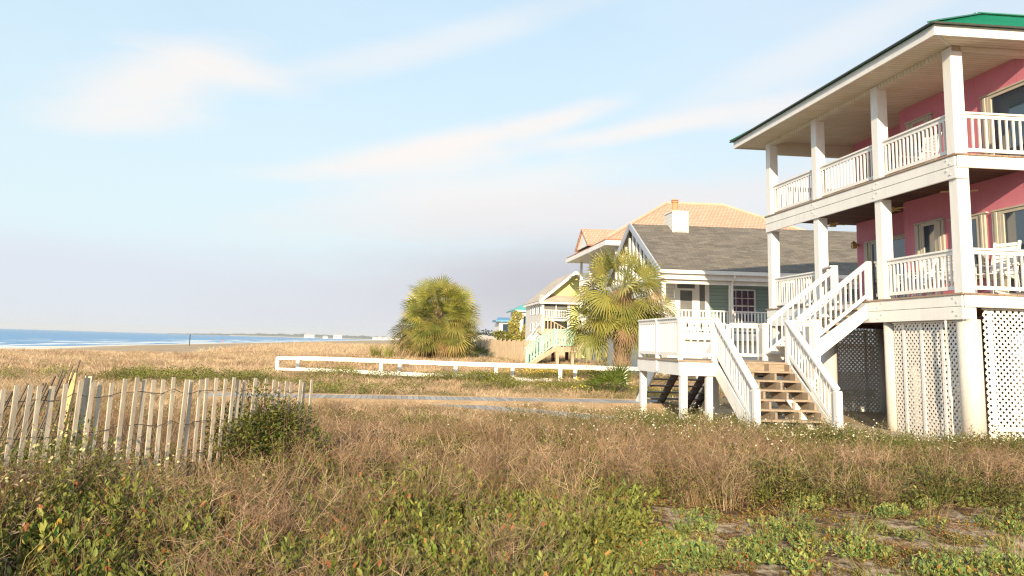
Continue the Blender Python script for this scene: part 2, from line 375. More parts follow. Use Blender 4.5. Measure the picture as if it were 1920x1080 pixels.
def mat_ground():
    m, nt, p, o = nmat('sandy_ground')
    vec = coords(nt); s = nd(nt, 'ShaderNodeSeparateXYZ'); nt.links.new(vec, s.inputs[0])
    d = mth(nt, 'ADD', mth(nt, 'MULTIPLY_ADD', s.outputs[1], .1425, 86.), s.outputs[0])
    n1 = noise(nt, vec, .9, 8, .7); n2 = noise(nt, vec, 7, 8, .75); n3 = noise(nt, vec, 90, 3)
    sand = ramp(nt, n3, [(.3, (.50, .385, .26)), (.7, (.64, .51, .36))])
    litter_shade = ramp(nt, noise(nt, coords(nt, (1, 2.2, 1)), 34, 6, .8), [(.38, (.05, .03, .018)), (.62, (.20, .12, .065))])  # litter brown, darkened to carry the shade gaps between plants
    sa = nd(nt, 'ShaderNodeAttribute', attribute_name='Col')
    k = ramp(nt, mth(nt, 'ADD', mth(nt, 'MULTIPLY_ADD', n2, .6, mth(nt, 'MULTIPLY', n1, .45)), mth(nt, 'MULTIPLY_ADD', sa.outputs['Fac'], -.25, .24)), [(.46, (1, 1, 1)), (.56, (0, 0, 0))])
    near = mixc(nt, k, litter_shade, sand)
    fs = ramp(nt, noise(nt, vec, .25, 8, .7), [(.35, (.39, .285, .185)), (.65, (.50, .385, .26))])
    mr = nd(nt, 'ShaderNodeMapRange'); nt.links.new(s.outputs[1], mr.inputs[0]); mr.inputs[1].default_value = 9; mr.inputs[2].default_value = 20
    c = mixc(nt, mr.outputs[0], near, fs)
    mb = nd(nt, 'ShaderNodeMapRange'); nt.links.new(d, mb.inputs[0]); mb.inputs[1].default_value = 54; mb.inputs[2].default_value = 34
    c = mixc(nt, mb.outputs[0], c, ramp(nt, noise(nt, vec, .12, 6), [(.3, (.76, .66, .53)), (.7, (.84, .75, .62))]))
    nt.links.new(c, p.inputs['Base Color']); p.inputs['Roughness'].default_value = .95; p.inputs['Specular IOR Level'].default_value = .1
    bump(nt, p, mth(nt, 'ADD', n2, mth(nt, 'MULTIPLY', n3, .25)), .8, .05); return m
go = g.build('ground', mat_ground(), smooth=True); tag(go, kind='structure')

# sea
def mat_sea():
    m, nt, p, o = nmat('blue_sea')
    vec = coords(nt); s = nd(nt, 'ShaderNodeSeparateXYZ'); nt.links.new(vec, s.inputs[0])
    d = mth(nt, 'MULTIPLY', mth(nt, 'ADD', mth(nt, 'MULTIPLY_ADD', s.outputs[1], .1425, 86.), s.outputs[0]), -1.)   # metres out from the edge
    n1 = noise(nt, coords(nt, (1, .35, 1), (0, 0, R(8))), .035, 5, .6); n2 = noise(nt, coords(nt, (1, .3, 1), (0, 0, R(8))), .5, 6, .65)
    n3 = noise(nt, coords(nt, (1, .25, 1), (0, 0, R(8))), .07, 6, .6)
    base = ramp(nt, n2, [(.35, (.06, .22, .44)), (.65, (.11, .32, .56))])
    ph = mth(nt, 'ADD', mth(nt, 'MULTIPLY', d, .052), mth(nt, 'MULTIPLY', n1, 3.2))
    st = mth(nt, 'SINE', mth(nt, 'MULTIPLY', ph, 6.283))
    mr = nd(nt, 'ShaderNodeMapRange'); nt.links.new(d, mr.inputs[0]); mr.inputs[1].default_value = 0; mr.inputs[2].default_value = 95; mr.inputs[3].default_value = .46; mr.inputs[4].default_value = -.10
    fo = mth(nt, 'ADD', mth(nt, 'ADD', mth(nt, 'MULTIPLY', st, .26), mr.outputs[0]), mth(nt, 'MULTIPLY', n3, 1.25))
    k = ramp(nt, fo, [(.98, (0, 0, 0)), (1.0, (1, 1, 1))])
    k = ramp(nt, mth(nt, 'MULTIPLY_ADD', fo, 1.0, -.22), [(.72, (0, 0, 0)), (.83, (1, 1, 1))])
    c = mixc(nt, k, base, (.78, .80, .80))
    nt.links.new(c, p.inputs['Base Color']); p.inputs['Roughness'].default_value = .35; p.inputs['IOR'].default_value = 1.33
    p.inputs['Specular IOR Level'].default_value = .35
    bump(nt, p, n2, .7, .5); return m
sea = MB(); sea.add([(-9000, -400, -2.3), (2000, -400, -2.3), (2000, 8800, -2.3), (-9000, 8800, -2.3)], [(0, 1, 2, 3)])
tag(sea.build('sea', mat_sea()), kind='structure')

# ------------------------------------------------------------------ pink house
a = R(-8.1089); U = Vector((math.sin(a), math.cos(a), 0)); V = Vector((math.cos(R(4.5)), math.sin(R(4.5)), 0)); ZZ = Vector((0, 0, 1))
C0 = Vector((9.03, 15.3, 0))
def P(u, v, z): return C0 + U * u + V * v + ZZ * z
HA = (V, U, ZZ)                                    # box axes: x along V, y along U
def hbox(mb, u0, u1, v0, v1, z0, z1, mi=0):
    mb.hexa([P(u0, v0, z0), P(u0, v1, z0), P(u1, v1, z0), P(u1, v0, z0), P(u0, v0, z1), P(u0, v1, z1), P(u1, v1, z1), P(u1, v0, z1)], mi)

_bal = {}
def baluster_mesh(h, w=.036):
    k = (round(h, 3), w)
    if k not in _bal:
        m = MB(); q = V * (w / 2); s = U * (w / 2)
        b = [-q - s, q - s, q + s, s - q]
        m.hexa(b + [p + ZZ * h for p in b]); me = bpy.data.meshes.new('baluster')
        me.from_pydata([tuple(p) for p in m.v], [], m.f); me.materials.append(M['white']); _bal[k] = me
    return _bal[k]
def railing(parent, A, B, h=.95, n=None, mat='white', pitch=.135, cap=.11, lift=.09, each=True, dropcap=False, name='railing', balw=.036):
    """railing from A to B (floor points, may slope): handrail, bottom rail and single balusters as its pieces"""
    A = Vector(A); B = Vector(B); d = B - A; hl = Vector((d.x, d.y, 0)).length; sl_ = d.z / hl
    dn = Vector((d.x, d.y, 0)).normalized(); side = Vector((-dn.y, dn.x, 0))
    mb = MB()
    mb.beam(A + ZZ * (h - .02), B + ZZ * (h - .02), cap, .04)
    mb.beam(A + ZZ * (h - .083), B + ZZ * (h - .083), .042, .082)
    r = mb.build(name, M[mat], parent, origin=A)
    mb = MB(); mb.beam(A + ZZ * (lift + .035), B + ZZ * (lift + .035), .045, .075); mb.build('bottom_rail', M[mat], r)
    n = n or max(2, int(hl / pitch))
    hh = h - .09 - lift + .01
    if each:
        for i in range(n):
            q = A + d * ((i + .5) / n)
            me = baluster_mesh(hh - .03, balw)
            o = bpy.data.objects.new('baluster', me); COL.objects.link(o); o.parent = r
            w = q + ZZ * (lift + .045) ; o.location = w - WL[r]; WL[o] = w
    else:
        mb = MB()
        for i in range(n):
            q = A + d * ((i + .5) / n); mb.beam(q + ZZ * (lift + .04), q + ZZ * (h - .09), .035, .035, up=side)
        mb.build('baluster_row', M[mat], r)
    return r

pink = empty('beach_house', C0, 'pink two-storey beach house with white porches and green metal roof', 'house')
UE, Z1, Z2, ZS = 8.2, 3.0, 5.85, 8.10
PU = (.13, 2.66, 5.42, 8.1)
# posts
for u in PU:
    mb = MB(); hbox(mb, u - .13, u + .13, .0, .26, Z2, ZS + .04); mb.build('porch_post', M['white'], pink, bevel=.012)
    mb = MB(); hbox(mb, u - .13, u + .13, .01, .27, Z1, 5.36); mb.build('porch_post', M['white'], pink, bevel=.012)
for v in (3.3, 6.6):
    mb = MB(); hbox(mb, 0, .26, v, v + .26, Z2, ZS + .04); mb.build('porch_post', M['white'], pink)
    mb = MB(); hbox(mb, .01, .27, v, v + .26, Z1, 5.55); mb.build('porch_post', M['white'], pink)
# pilings
for u, v, rr_ in ((.18, .22, .215), (2.62, .16, .13), (5.3, .2, .2), (8.0, .2, .2), (.2, 3.4, .21), (4.6, 3.4, .24), (8.0, 3.4, .2), (4.0, 1.75, .2)):
    mb = MB(); mb.tube([P(u, v, -.5), P(u, v, 2.48)], rr_, 20); mb.build('piling', M['concrete'], pink, smooth=True)
# rim boards (two stacked boards on the sea side, one on the end)
def rim(u0, u1, v0, v1, z0, z1):
    mb = MB(); hbox(mb, u0, u1, v0, v1, z0, z1); return mb.build('rim_board', M['white'], pink, bevel=.008)
rim(-.01, UE + .03, -.045, .0, 5.60, 5.815); rim(-.02, UE + .02, -.04, .0, 5.34, 5.592)
rim(-.045, 0, .004, 9, 5.56, 5.815)
rim(-.01, UE + .03, -.045, .0, 2.735, 2.965); rim(-.02, UE + .02, -.042, .0, 2.47, 2.728)
rim(-.045, 0, .004, 9, 2.72, 2.965)
rim(-.035, -.002, .004, .24, 2.47, 2.71); rim(-.035, -.002, .004, .24, 5.33, 5.552)
for z in (2.6, 2.86, 5.48, 5.7):
    for u in (.12, .22, 2.58, 2.72, 5.36, 5.46):
        mb = MB(); mb.tube([P(u, -.045, z + (.05 if int(u * 50) % 2 else -.04)), P(u, -.062, z + (.05 if int(u * 50) % 2 else -.04))], .02, 8); mb.build('bolt', M['white2'], pink)
for z in (Z1, Z2):
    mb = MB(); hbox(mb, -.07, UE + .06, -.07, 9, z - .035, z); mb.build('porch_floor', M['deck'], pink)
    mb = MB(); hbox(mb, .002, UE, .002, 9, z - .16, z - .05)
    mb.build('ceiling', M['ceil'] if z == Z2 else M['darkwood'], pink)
# soffit, header beam, fascia
mb = MB(); hbox(mb, -.50, 8.82, -.66, 10, ZS + .06, ZS + .09); mb.build('soffit', M['soffit'], pink)
mb = MB()
hbox(mb, -.02, UE + .02, .02, .2, ZS - .05, ZS + .058); hbox(mb, .0, .2, .202, 9, ZS - .05, ZS + .058); hbox(mb, UE - .22, UE - .02, .202, 2.9, ZS - .30, ZS + .058)
mb.build('header_beam', M['soffit'], pink)
mb = MB(); d1 = (P(-.52, -.68, ZS + .055), P(0, .0, ZS + .055)); mb.beam(d1[0], d1[1], .05, .012); mb.build('soffit_trim', M['white2'], pink)
mb = MB(); hbox(mb, -.56, 8.88, -.74, -.70, ZS + .03, ZS + .25); hbox(mb, -.56, -.52, -.699, 11, ZS + .03, ZS + .25); hbox(mb, 8.84, 8.88, -.699, 11, ZS + .03, ZS + .25)
mb.build('fascia', M['white'], pink)
# corrugated hip roof
ue0, ue1, ve0, ve1 = -.62, 8.94, -.80, 14.0
zr0 = ZS + .26; half = (ue1 - ue0) / 2; RISE = 2.55; um = (ue0 + ue1) / 2; va = ve0 + half
A_ = P(um, va, zr0 + RISE); B_ = P(um, ve1, zr0 + RISE)
c00, c10, c01, c11 = P(ue0, ve0, zr0), P(ue1, ve0, zr0), P(ue0, ve1, zr0), P(ue1, ve1, zr0)
mb = MB()
for tri in ((c00, c01, B_, A_), (c11, c10, A_, B_), (c10, c00, A_)):
    n = (tri[1] - tri[0]).cross(tri[2] - tri[0]).normalized()
    mb.prism(tri, n * -.012)
rf = mb.build('roof', M['green_roof'], pink)
mb = MB(); hbox(mb, ue0 - .02, ue1 + .02, ve0 - .045, ve0 - .012, zr0 - .018, zr0 + .014); hbox(mb, ue0 - .045, ue0 - .012, ve0 - .01, ve1, zr0 - .025, zr0 + .008); mb.build('drip_edge', simple('dark_drip_edge', (.05, .055, .05), .6, .2, 6), rf)
mb = MB()                                    # standing ribs
slope = RISE / half
for v in np.arange(ve0 + .1, ve1, .23):     # front slope
    top = min(half, v - ve0)
    if top > .15: mb.beam(P(ue0 - .03, v, zr0 + .012), P(ue0 + top, v, zr0 + slope * top + .012), .03, .02)
for u in np.arange(ue0 + .1, ue1, .23):     # sea-side slope
    top = min(u - ue0, ue1 - u)
    if top > .15: mb.beam(P(u, ve0 - .03, zr0 + .012), P(u, ve0 + top, zr0 + slope * top + .012), .03, .02)
mb.build('roof_rib', M['green_roof'], rf)
mb = MB()
for q0, q1 in ((c00, A_), (c10, A_), (A_, B_)):
    mb.beam(q0 + ZZ * .03, q1 + ZZ * .03, .22, .03)
mb.build('ridge_cap', simple('dark_green_cap', (.03, .20, .13), .5, .2, 3), rf)

# walls: rear length, step, forward length
def wall(z0, z1, name):
    mb = MB()
    hbox(mb, 4.2, 7.8, 2.62, 2.82, z0, z1); hbox(mb, -1.5, 4.199, 1.80, 2.0, z0, z1); hbox(mb, 4.2, 4.4, 1.83, 2.619, z0, z1)
    hbox(mb, 7.6, 7.8, 2.821, 11, z0, z1); hbox(mb, 2.6, 3.5, 1.76, 1.799, z0, z1) if False else None
    return mb.build(name, M['pink'], pink)
wall(Z1 + .004, Z2 - .17, 'wall'); wall(Z2 + .004, ZS + .055, 'wall')
def opening(u0, u1, z0, z1, v, kind='window', mull=0, shut=(1, 1), sw=.26, parent=None):
    """window or sliding door on the sea-side wall face at v"""
    f_ = MB(); w = .07
    hbox(f_, u0 - w, u0, v - .05, v - .003, z0 - w, z1 + w); hbox(f_, u1, u1 + w, v - .05, v - .003, z0 - w, z1 + w)
    hbox(f_, u0, u1, v - .05, v - .003, z1, z1 + w); hbox(f_, u0, u1, v - .05, v - .003, z0 - w, z0)
    for k in range(mull):
        c = u0 + (u1 - u0) * (k + 1) / (mull + 1); hbox(f_, c - .03, c + .03, v - .045, v - .003, z0, z1)
    fr = f_.build(kind, M['beige'], pink)
    mb = MB(); hbox(mb, u0, u1, v - .022, v - .004, z0, z1); mb.build('pane', M['glass'], fr)
    mb = MB(); hbox(mb, u0 - .32, u1 + .32, v - .07, v - .002, z1 + w + .004, z1 + w + .04); mb.build('drip_cap', M['beige'], fr)
    for s_, q in ((-1, u0 - w - .01), (1, u1 + w + .01)):
        if not shut[0 if s_ < 0 else 1]: continue
        mb = MB()
        for i in range(3):                       # folded accordion shutter
            a0 = q + s_ * (i * sw / 3); a1 = q + s_ * ((i + .8) * sw / 3)
            lo, hi = min(a0, a1), max(a0, a1); hbox(mb, lo, hi, v - .055 - .02 * (i % 2), v - .004, z0 - .06, z1 + .06)
        mb.build('shutter', M['beige'], pink)
VF, VN = 2.62, 1.80
opening(5.45, 6.98, Z1 + .08, 4.93, VF, 'sliding_door', 1, (1, 1), .34)
opening(3.16, 3.56, Z1 + .55, 4.93, VN, 'window', 0, (1, 1), .26)
opening(1.76, 2.34, Z1 + .55, 4.85, VN, 'window', 0, (1, 1), .18)
opening(-.9, .97, Z1 + .08, 4.84, VN, 'sliding_door', 1, (1, 1), .26)
opening(5.6, 6.92, Z2 + .08, 7.5, VF, 'sliding_door', 1, (1, 1), .25)
opening(3.36, 3.76, Z2 + .5, 7.62, VN, 'window', 0, (1, 1), .2)
opening(-.9, 1.13, Z2 + .08, 7.48, VN, 'sliding_door', 1, (1, 1), .22)
mb = MB(); hbox(mb, 3.365, 3.755, VN - .034, VN - .024, Z2 + .51, 7.615); mb.build('arch_panel', M['pink'], pink)
mb = MB(); mb.prism([P(3.56 + .155 * math.cos(math.pi * k / 12), VN - .046, 7.3 + .22 * math.sin(math.pi * k / 12)) for k in range(13)] + [P(3.405, VN - .046, 6.5), P(3.715, VN - .046, 6.5)], V * .01); mb.build('arch_pane', M['glass'], pink)
# wall lantern and ceiling fans
mb = MB(); mb.tube([P(7.7, 2.62, 5.0), P(7.7, 2.52, 5.0)], .03, 8); mb.box(P(7.7, 2.46, 4.97), (.12, .12, .16), HA); mb.tube([P(7.7, 2.46, 5.05), P(7.7, 2.46, 5.12)], [.1, .01], 8)
mb.build('wall_lantern', M['brass'], pink)
for u in (1.2, 3.6, 6.2):
    mb = MB(); c = P(u, .95, 5.40); mb.tube([c + ZZ * .1, c - ZZ * .02], .025, 8); mb.tube([c, c - ZZ * .12], .09, 10)
    for k in range(4):
        d = Vector((math.cos(k * 1.571 + u), math.sin(k * 1.571 + u), 0)); mb.beam(c + d * .1 - ZZ * .06, c + d * .36 - ZZ * .06, .11, .012)
    mb.build('ceiling_fan', M['brass'], pink)
# railings
for z in (Z2, Z1):
    segs = ((.27, 2.52, 17), (2.8, 5.28, 17), (5.56, 7.96, 17)) if z == Z2 else ((.27, 2.52, 17), (2.8, 3.0, 2), (5.56, 7.96, 17))
    for u0_, u1_, n in segs: railing(pink, P(u0_, .13, z), P(u1_, .13, z), .93, n)
    railing(pink, P(.13, .27, z), P(.13, 3.28, z), .93, 20)
    railing(pink, P(UE - .1, .3, z), P(UE - .1, 2.6, z), .93, 12, each=False)
# lattice
def lattice(name, A, e, w, h, pitch=.128, sw=.043, vlines=(), mat='white', parent=None, skirt=None):
    """diamond lattice of real strips on the rectangle A + e*w, height h"""
    A = Vector(A); e = Vector(e).normalized(); nrm = e.cross(ZZ).normalized(); mb = MB()
    st = pitch
    for s_, off in ((1, .004), (-1, -.004)):
        k0 = -h if s_ > 0 else 0; k = math.floor(k0 / st) * st
        while k < w + h:
            x0, z0 = k, 0; x1, z1 = k + s_ * h, h          # line x = k + s*z
            pts = []
            za, zb = 0., h
            if s_ > 0: za = max(za, -k); zb = min(zb, w - k)
            else: za = max(za, k - w); zb = min(zb, k)
            if zb - za > .03:
                a_ = A + e * (k + s_ * za) + ZZ * za + nrm * off; b_ = A + e * (k + s_ * zb) + ZZ * zb + nrm * off
                mb.beam(a_, b_, sw, .007, up=nrm)
            k += st
    for x in vlines: mb.beam(A + e * x - nrm * .016, A + e * x + ZZ * h - nrm * .016, .075, .018, up=nrm)
    return mb.build(name, M[mat], parent or pink)
lattice('lattice_panel', P(.36, .16, .0), U, 2.1, 2.43, vlines=(.5, 1.15, 1.75))
lattice('lattice_panel', P(.14, .5, -.1), V, 3.0, 2.78, vlines=(.16, .95, 1.75, 2.6))
lattice('lattice_panel', P(7.9, .45, .0), V, 2.8, 2.45, vlines=(.05, .7, 1.5, 2.4), mat='white2')
lattice('lattice_panel', P(7.9, 3.7, .0), V, 4.0, 2.45, vlines=(.05, 1., 2.4), mat='white2')
mb = MB()
hbox(mb, .1, .13, .46, 3.5, 2.684, 2.716); hbox(mb, .36, 2.46, .12, .15, 2.434, 2.466); hbox(mb, .1, .13, .5, 3.4, .30, .36); mb.build('lattice_trim', M['white'], pink)
mb = MB(); mb.tube([P(.5, -.03, 2.46), P(.5, -.03, 1.7), P(.47, -.03, 1.68), P(.47, -.03, .95), P(.44, -.03, .93), P(.44, -.03, .05)], .028, 8); mb.build('downpipe', M['white2'], pink)
mb = MB(); hbox(mb, 7.95, 8.1, -.05, 9, 2.49, 2.7); hbox(mb, 4.3, 4.45, .05, 9, 2.49, 2.7); mb.build('floor_beam', M['darkwood'], pink)
mb = MB(); hbox(mb, 4.9, 5.4, 2.0, 5.0, .0, 2.4); hbox(mb, 5.42, 6.6, 3.2, 5.0, .0, 2.4); mb.build('storage_wall', M['darkwood'], pink)

# ------------------------------------------------------------------ landing and stairs (one thing)
ZP = 1.49; uN, uFar, vL, vR = 2.3, 5.3, -4.95, -1.8
stair = empty('porch_stairs', P(2.3, -4.95, 0), 'white railed stairs and raised landing climbing to the pink house', 'stairs')
mb = MB(); hbox(mb, uN - .03, uFar + .03, vL - .03, vR + .05, ZP - .04, ZP); mb.build('landing', M['tread'], stair)
def sbox(name, m, *a, bevel=0):
    mb = MB(); hbox(mb, *a); return mb.build(name, M[m], stair, bevel=bevel)
sbox('rim_board', 'white', uN, uFar, vL, vL + .04, ZP - .34, ZP - .044); sbox('rim_board', 'white', uN, uN + .04, vL + .041, -4.13, ZP - .34, ZP - .044)
sbox('rim_board', 'tread', uN - .02, uN + .02, -4.0, vR, ZP - .3, ZP - .044); sbox('rim_board', 'white', uFar - .04, uFar, vL + .041, vR, ZP - .34, ZP - .044)
sbox('rim_board', 'white', uN + .05, uFar - .05, vR - .0, vR + .04, ZP - .34, ZP - .044)
for u in np.arange(uN + .4, uFar - .1, .42): sbox('joist', 'darkwood', u, u + .04, vL + .05, vR - .01, ZP - .24, ZP - .045)
for u, v, z1 in ((uN + .01, vL + .05, 2.40), (uFar - .16, vL + .05, 2.40)):
    sbox('post', 'white', u, u + .15, v, v + .15, -.35, ZP - .045, bevel=.01); sbox('post', 'white', u + .03, u + .12, v - .04, v + .05, ZP - .044, z1)
for u, v in ((uN + .05, -4.3), (uFar - .16, -3.), (uFar - .16, vR - .16), (uN + .05, vR - .16)):
    sbox('post', 'white', u, u + .14, v, v + .14, -.3, ZP - .045, bevel=.01)
sbox('post', 'white', (uN + uFar) / 2 - .05, (uN + uFar) / 2 + .05, vL - .02, vL + .07, ZP - .3, 2.40)
# landing railings
RH = .95
railing(stair, P(uN + .1, vL + .03, ZP), P(3.75, vL + .03, ZP), RH, 10); railing(stair, P(3.85, vL + .03, ZP), P(uFar - .1, vL + .03, ZP), RH, 10)
railing(stair, P(uN + .03, vL + .05, ZP), P(uN + .03, -4.12, ZP), RH, 5)
railing(stair, P(uFar - .05, -2.5, ZP), P(uFar - .05, -1.7, ZP), RH, 6)
railing(stair, P(uFar - .1, -1.72, ZP), P(4.62, -1.84, ZP), RH, 5)
railing(stair, P(uN + .03, -2.42, ZP), P(uN + .03, -1.84, ZP), RH, 4)
railing(stair, P(uN + .1, -1.8, ZP), P(3.0, -1.72, ZP), RH, 5)
def newel(u, v, z0, z1, w=.13): sbox('newel_post', 'white', u - w / 2, u + w / 2, v - w / 2, v + w / 2, z0, z1, bevel=.012)
newel(uN + .03, -4.13, ZP - .3, 2.40); newel(uN + .03, -2.42, ZP - .3, 2.40); newel(uN + .03, -1.80, ZP - .35, 2.47, .16)
newel(uFar - .05, -2.55, ZP, 2.40, .1); newel(uFar - .05, -1.7, ZP, 2.40, .1); newel(4.6, -1.86, ZP - .2, 2.42); newel(3.1, -1.70, ZP - .2, 2.42)
# front flight: 8 risers down towards the viewer
NR = 8; rise = ZP / NR; run = .253
fl0 = uN - .02
for i in range(1, NR):
    z = ZP - rise * i; u = fl0 - run * i
    sbox('tread', 'tread', u - .02, u + run + .03, -4.06, -2.5, z - .04, z)
mb = MB()
for i in range(1, NR + 1):                       # blocks of the inner stringers seen between the treads
    z1 = ZP - rise * (i - 1) - .042; z0 = ZP - rise * i + .002; u = fl0 - run * i
    for v in (-4.02, -3.52, -3.02, -2.56):
        hbox(mb, u + .03, u + run + .02, v, v + .045, max(z0, .0), z1)
for v in (-4.02, -3.52, -3.02, -2.56):
    mb.prism([P(fl0 + .05, v + .005, ZP - .05), P(fl0 - run * NR, v + .005, .0), P(fl0 - run * NR + .35, v + .005, -.05), P(fl0 + .05, v + .005, ZP - .5)], V * .035)
mb.build('stringer', M['tread'], stair)
for v in (-4.13, -2.46):
    mb = MB(); mb.prism([P(fl0 + .04, v, ZP + .0), P(fl0 - run * NR - .04, v, .10), P(fl0 - run * NR - .04, v, -.05), P(fl0 - run * (NR - 1) + .1, v, -.05), P(fl0 + .04, v, ZP - .33)], V * .04)
    mb.build('stringer', M['white'], stair)
    A = P(fl0 + .02, v + .02, ZP + .0); B = P(fl0 - run * NR + .15, v + .02, rise * .5)
    railing(stair, A, B, RH, 15, cap=.14, lift=.16)
    newel(fl0 - run * NR + .12, v + .02, -.2, rise * .5 + RH - .05, .13)
sbox('diagonal_brace', 'white', 0, .01, 0, .01, 0, .01) if False else None
mb = MB(); mb.prism([P(.75, -2.75, .0), P(.75, -2.55, .0), P(1.15, -2.98, .75), P(1.15, -3.1, .75)], U * .05); mb.build('brace', M['white'], stair)
# side flight: up along V to the porch
NS = 8; rs = (Z1 - ZP) / NS; rn = 1.86 / (NS - 1); v0 = -1.86
for i in range(1, NS):
    z = ZP + rs * i; v = v0 + rn * (i - 1)
    sbox('tread', 'tread', 3.14, 4.52, v - .03, v + rn + .01, z - .04, z)
for u in (3.08, 4.54):
    mb = MB(); pts = [P(u, v0 - .02, ZP - .02)]
    for i in range(1, NS):
        z = ZP + rs * i - .042; v = v0 + rn * (i - 1); pts += [P(u, v - .01, z), P(u, v + rn - .01, z)]
    pts = [pts[0], P(u, v0 - .02, ZP + .12), P(u, -.06, Z1 - .08), P(u, -.06, Z1 - .42), P(u, v0 + .3, ZP - .06)]
    mb.prism(pts, U * .04); mb.build('stringer', M['white'], stair)
    A = P(u + .02, v0 + .05, ZP + .10); B = P(u + .02, -.02, Z1 + .02)
    railing(stair, A, B, .93, 14 if u < 4 else 12, cap=.12, lift=.10)
newel(3.1, -.0, Z1 - .02, Z1 + .94, .11); newel(4.56, -.0, Z1 - .02, Z1 + .98, .13)
mb = MB(); mb.beam(P(4.56, -.05, Z1 + .96), P(5.3, .13, Z1 + .96), .13, .04); mb.build('handrail', M['white'], stair)
mb = MB(); hbox(mb, 3.2, 4.5, -.05, .02, Z1 - .3, Z1 - .04); mb.build('landing_trim', M['white2'], stair)
# rear flight going down away from the viewer
for i in range(1, NR):
    z = ZP - rise * i; u = uFar + .25 * (i - 1)
    sbox('tread', 'grey_wood', u - .02, u + .27, -4.44, -2.75, z - .04, z)
for k, v in enumerate((-4.5, -3.87, -3.1, -2.8)):
    mb = MB(); mb.prism([P(uFar + .02, v, ZP - .06), P(uFar + .25 * NR, v, .0), P(uFar + .25 * NR - .35, v, -.05), P(uFar + .02, v, ZP - .42)], V * .045)
    mb.build('stringer', M['white'] if k in (0,) else M['darkwood'], stair)
for v in (-2.62,):
    railing(stair, P(uFar + .05, v, ZP), P(uFar + 2.0, v, rise * .5), RH, 12, each=False)

# rocking chairs on the porches
def make_chair():
    r = empty('rocking_chair', (0, 0, 0), 'white slatted rocking chair behind the lower porch railing', 'chair', 'white rocking chairs on the pink house porch')
    W_ = M['white']
    mb = MB()
    for k in range(7): mb.box((-.22 + k * .07, 0, .42 + .012 * (k - 3) * -1), (.06, .52, .02))
    mb.build('seat', W_, r)
    mb = MB()
    for s_ in (-.26, .26): mb.beam((.24, s_, .35), (.46, s_, 1.18), .045, .05)
    for k in range(9): q = .08 + k * .105; mb.beam((.24 + .22 * q, -.25, .35 + .83 * q), (.24 + .22 * q, .25, .35 + .83 * q), .015, .075, up=(.22, 0, .83))
    mb.build('backrest', W_, r)
    for s_ in (-.28, .28):
        mb = MB(); mb.box((.03, s_, .66), (.56, .09, .025)); mb.build('armrest', W_, r)
        for x0, x1, zt in ((-.23, -.25, .65), (.26, .30, .45)):
            mb = MB(); mb.beam((x0, s_, zt), (x1, s_, .05), .045, .045); mb.build('leg', W_, r)
        mb = MB()
        pts = [Vector((-.45 + .1 * k, s_, .035 + .0016 * (k - 5) ** 2)) for k in range(11)]
        for p_, q_ in zip(pts, pts[1:]): mb.beam(p_, q_, .03, .05)
        mb.build('rocker', W_, r)
    return r
def copy_tree(o, parent=None):
    c = o.copy(); COL.objects.link(c); c.parent = parent
    for ch in [x for x in bpy.data.objects if x.parent == o]: copy_tree(ch, c)
    return c
ch0 = make_chair()
for i, (u, v, z, rot, lab) in enumerate(((2.0, .95, Z1, 4, 'white rocking chair behind lower railing, the one nearest the corner post on its left'),
        (2.95, 1.0, Z1, -6, 'white rocking chair behind lower railing, farthest of the three toward the stairs'),
        (.55, 1.15, Z1, 20, 'white slatted rocking chair behind the lower end railing, right of the corner post'),
        (2.6, 1.0, Z2, 5, 'white rocking chair on the upper porch behind the railing'))):
    o = ch0 if i == 0 else copy_tree(ch0)
    o.location = P(u, v, z); o.rotation_euler = (0, 0, R(rot + 4.5)); o['label'] = lab
tb = empty('porch_table', P(2.5, .75, Z1), 'small white slatted table between the rocking chairs on the lower porch', 'table')
mb = MB()
for k in range(5): mb.box(P(2.32 + .09 * k, .75, Z1 + .5), (.45, .08, .02), HA)
mb.build('tabletop', M['white'], tb)
for du in (-.17, .17):
    for dv in (-.17, .17):
        mb = MB(); mb.beam(P(2.5 + du, .75 + dv, Z1 + .49), P(2.5 + du, .75 + dv, Z1), .04, .04, up=(0, 1, 0)); mb.build('leg', M['white'], tb)

# ------------------------------------------------------------------ boardwalks, path
def plank_path(name, pts, w, top, th, lab, curb=True):
    e = empty(name, (pts[0][0], pts[0][1], 0), lab, 'boardwalk')
    mb = MB(); cb_ = MB()
    for a_, b_ in zip(pts, pts[1:]):
        A = Vector((a_[0], a_[1], top - .02)); B = Vector((b_[0], b_[1], top - .02)); mb.beam(A, B, w, .04)
        s = (B - A).cross(ZZ).normalized()
        for k in (-1, 1):
            cb_.beam(A + s * k * (w / 2 + .025) - ZZ * .09, B + s * k * (w / 2 + .025) - ZZ * .09, .045, .26)
    mb.build('walkway', M['walk'], e); cb_.build('edge_beam', M['curb'], e); return e
plank_path('boardwalk', [(-7.6, 19.7), (4.4, 21.65)], 1.5, .25, .3, 'low grey plank boardwalk with timber edge running toward the beach')
plank_path('boardwalk', [(4.3, 16.2), (1.4, 17.9), (-1.9, 20.2)], 1.25, .16, .2, 'low grey plank spur slanting through weeds to the main boardwalk')
mb = MB(); hbox(mb, -1.2, 5.2, -2.45, -.35, -.1, .09); hbox(mb, -.8, 1.2, -4.6, -2.46, -.12, .06)
pth = mb.build('path', mat_boards('tan_plank_path', (.42, .33, .24), .06, .14, 'v', .85, None, .2)); tag(pth, kind='structure')

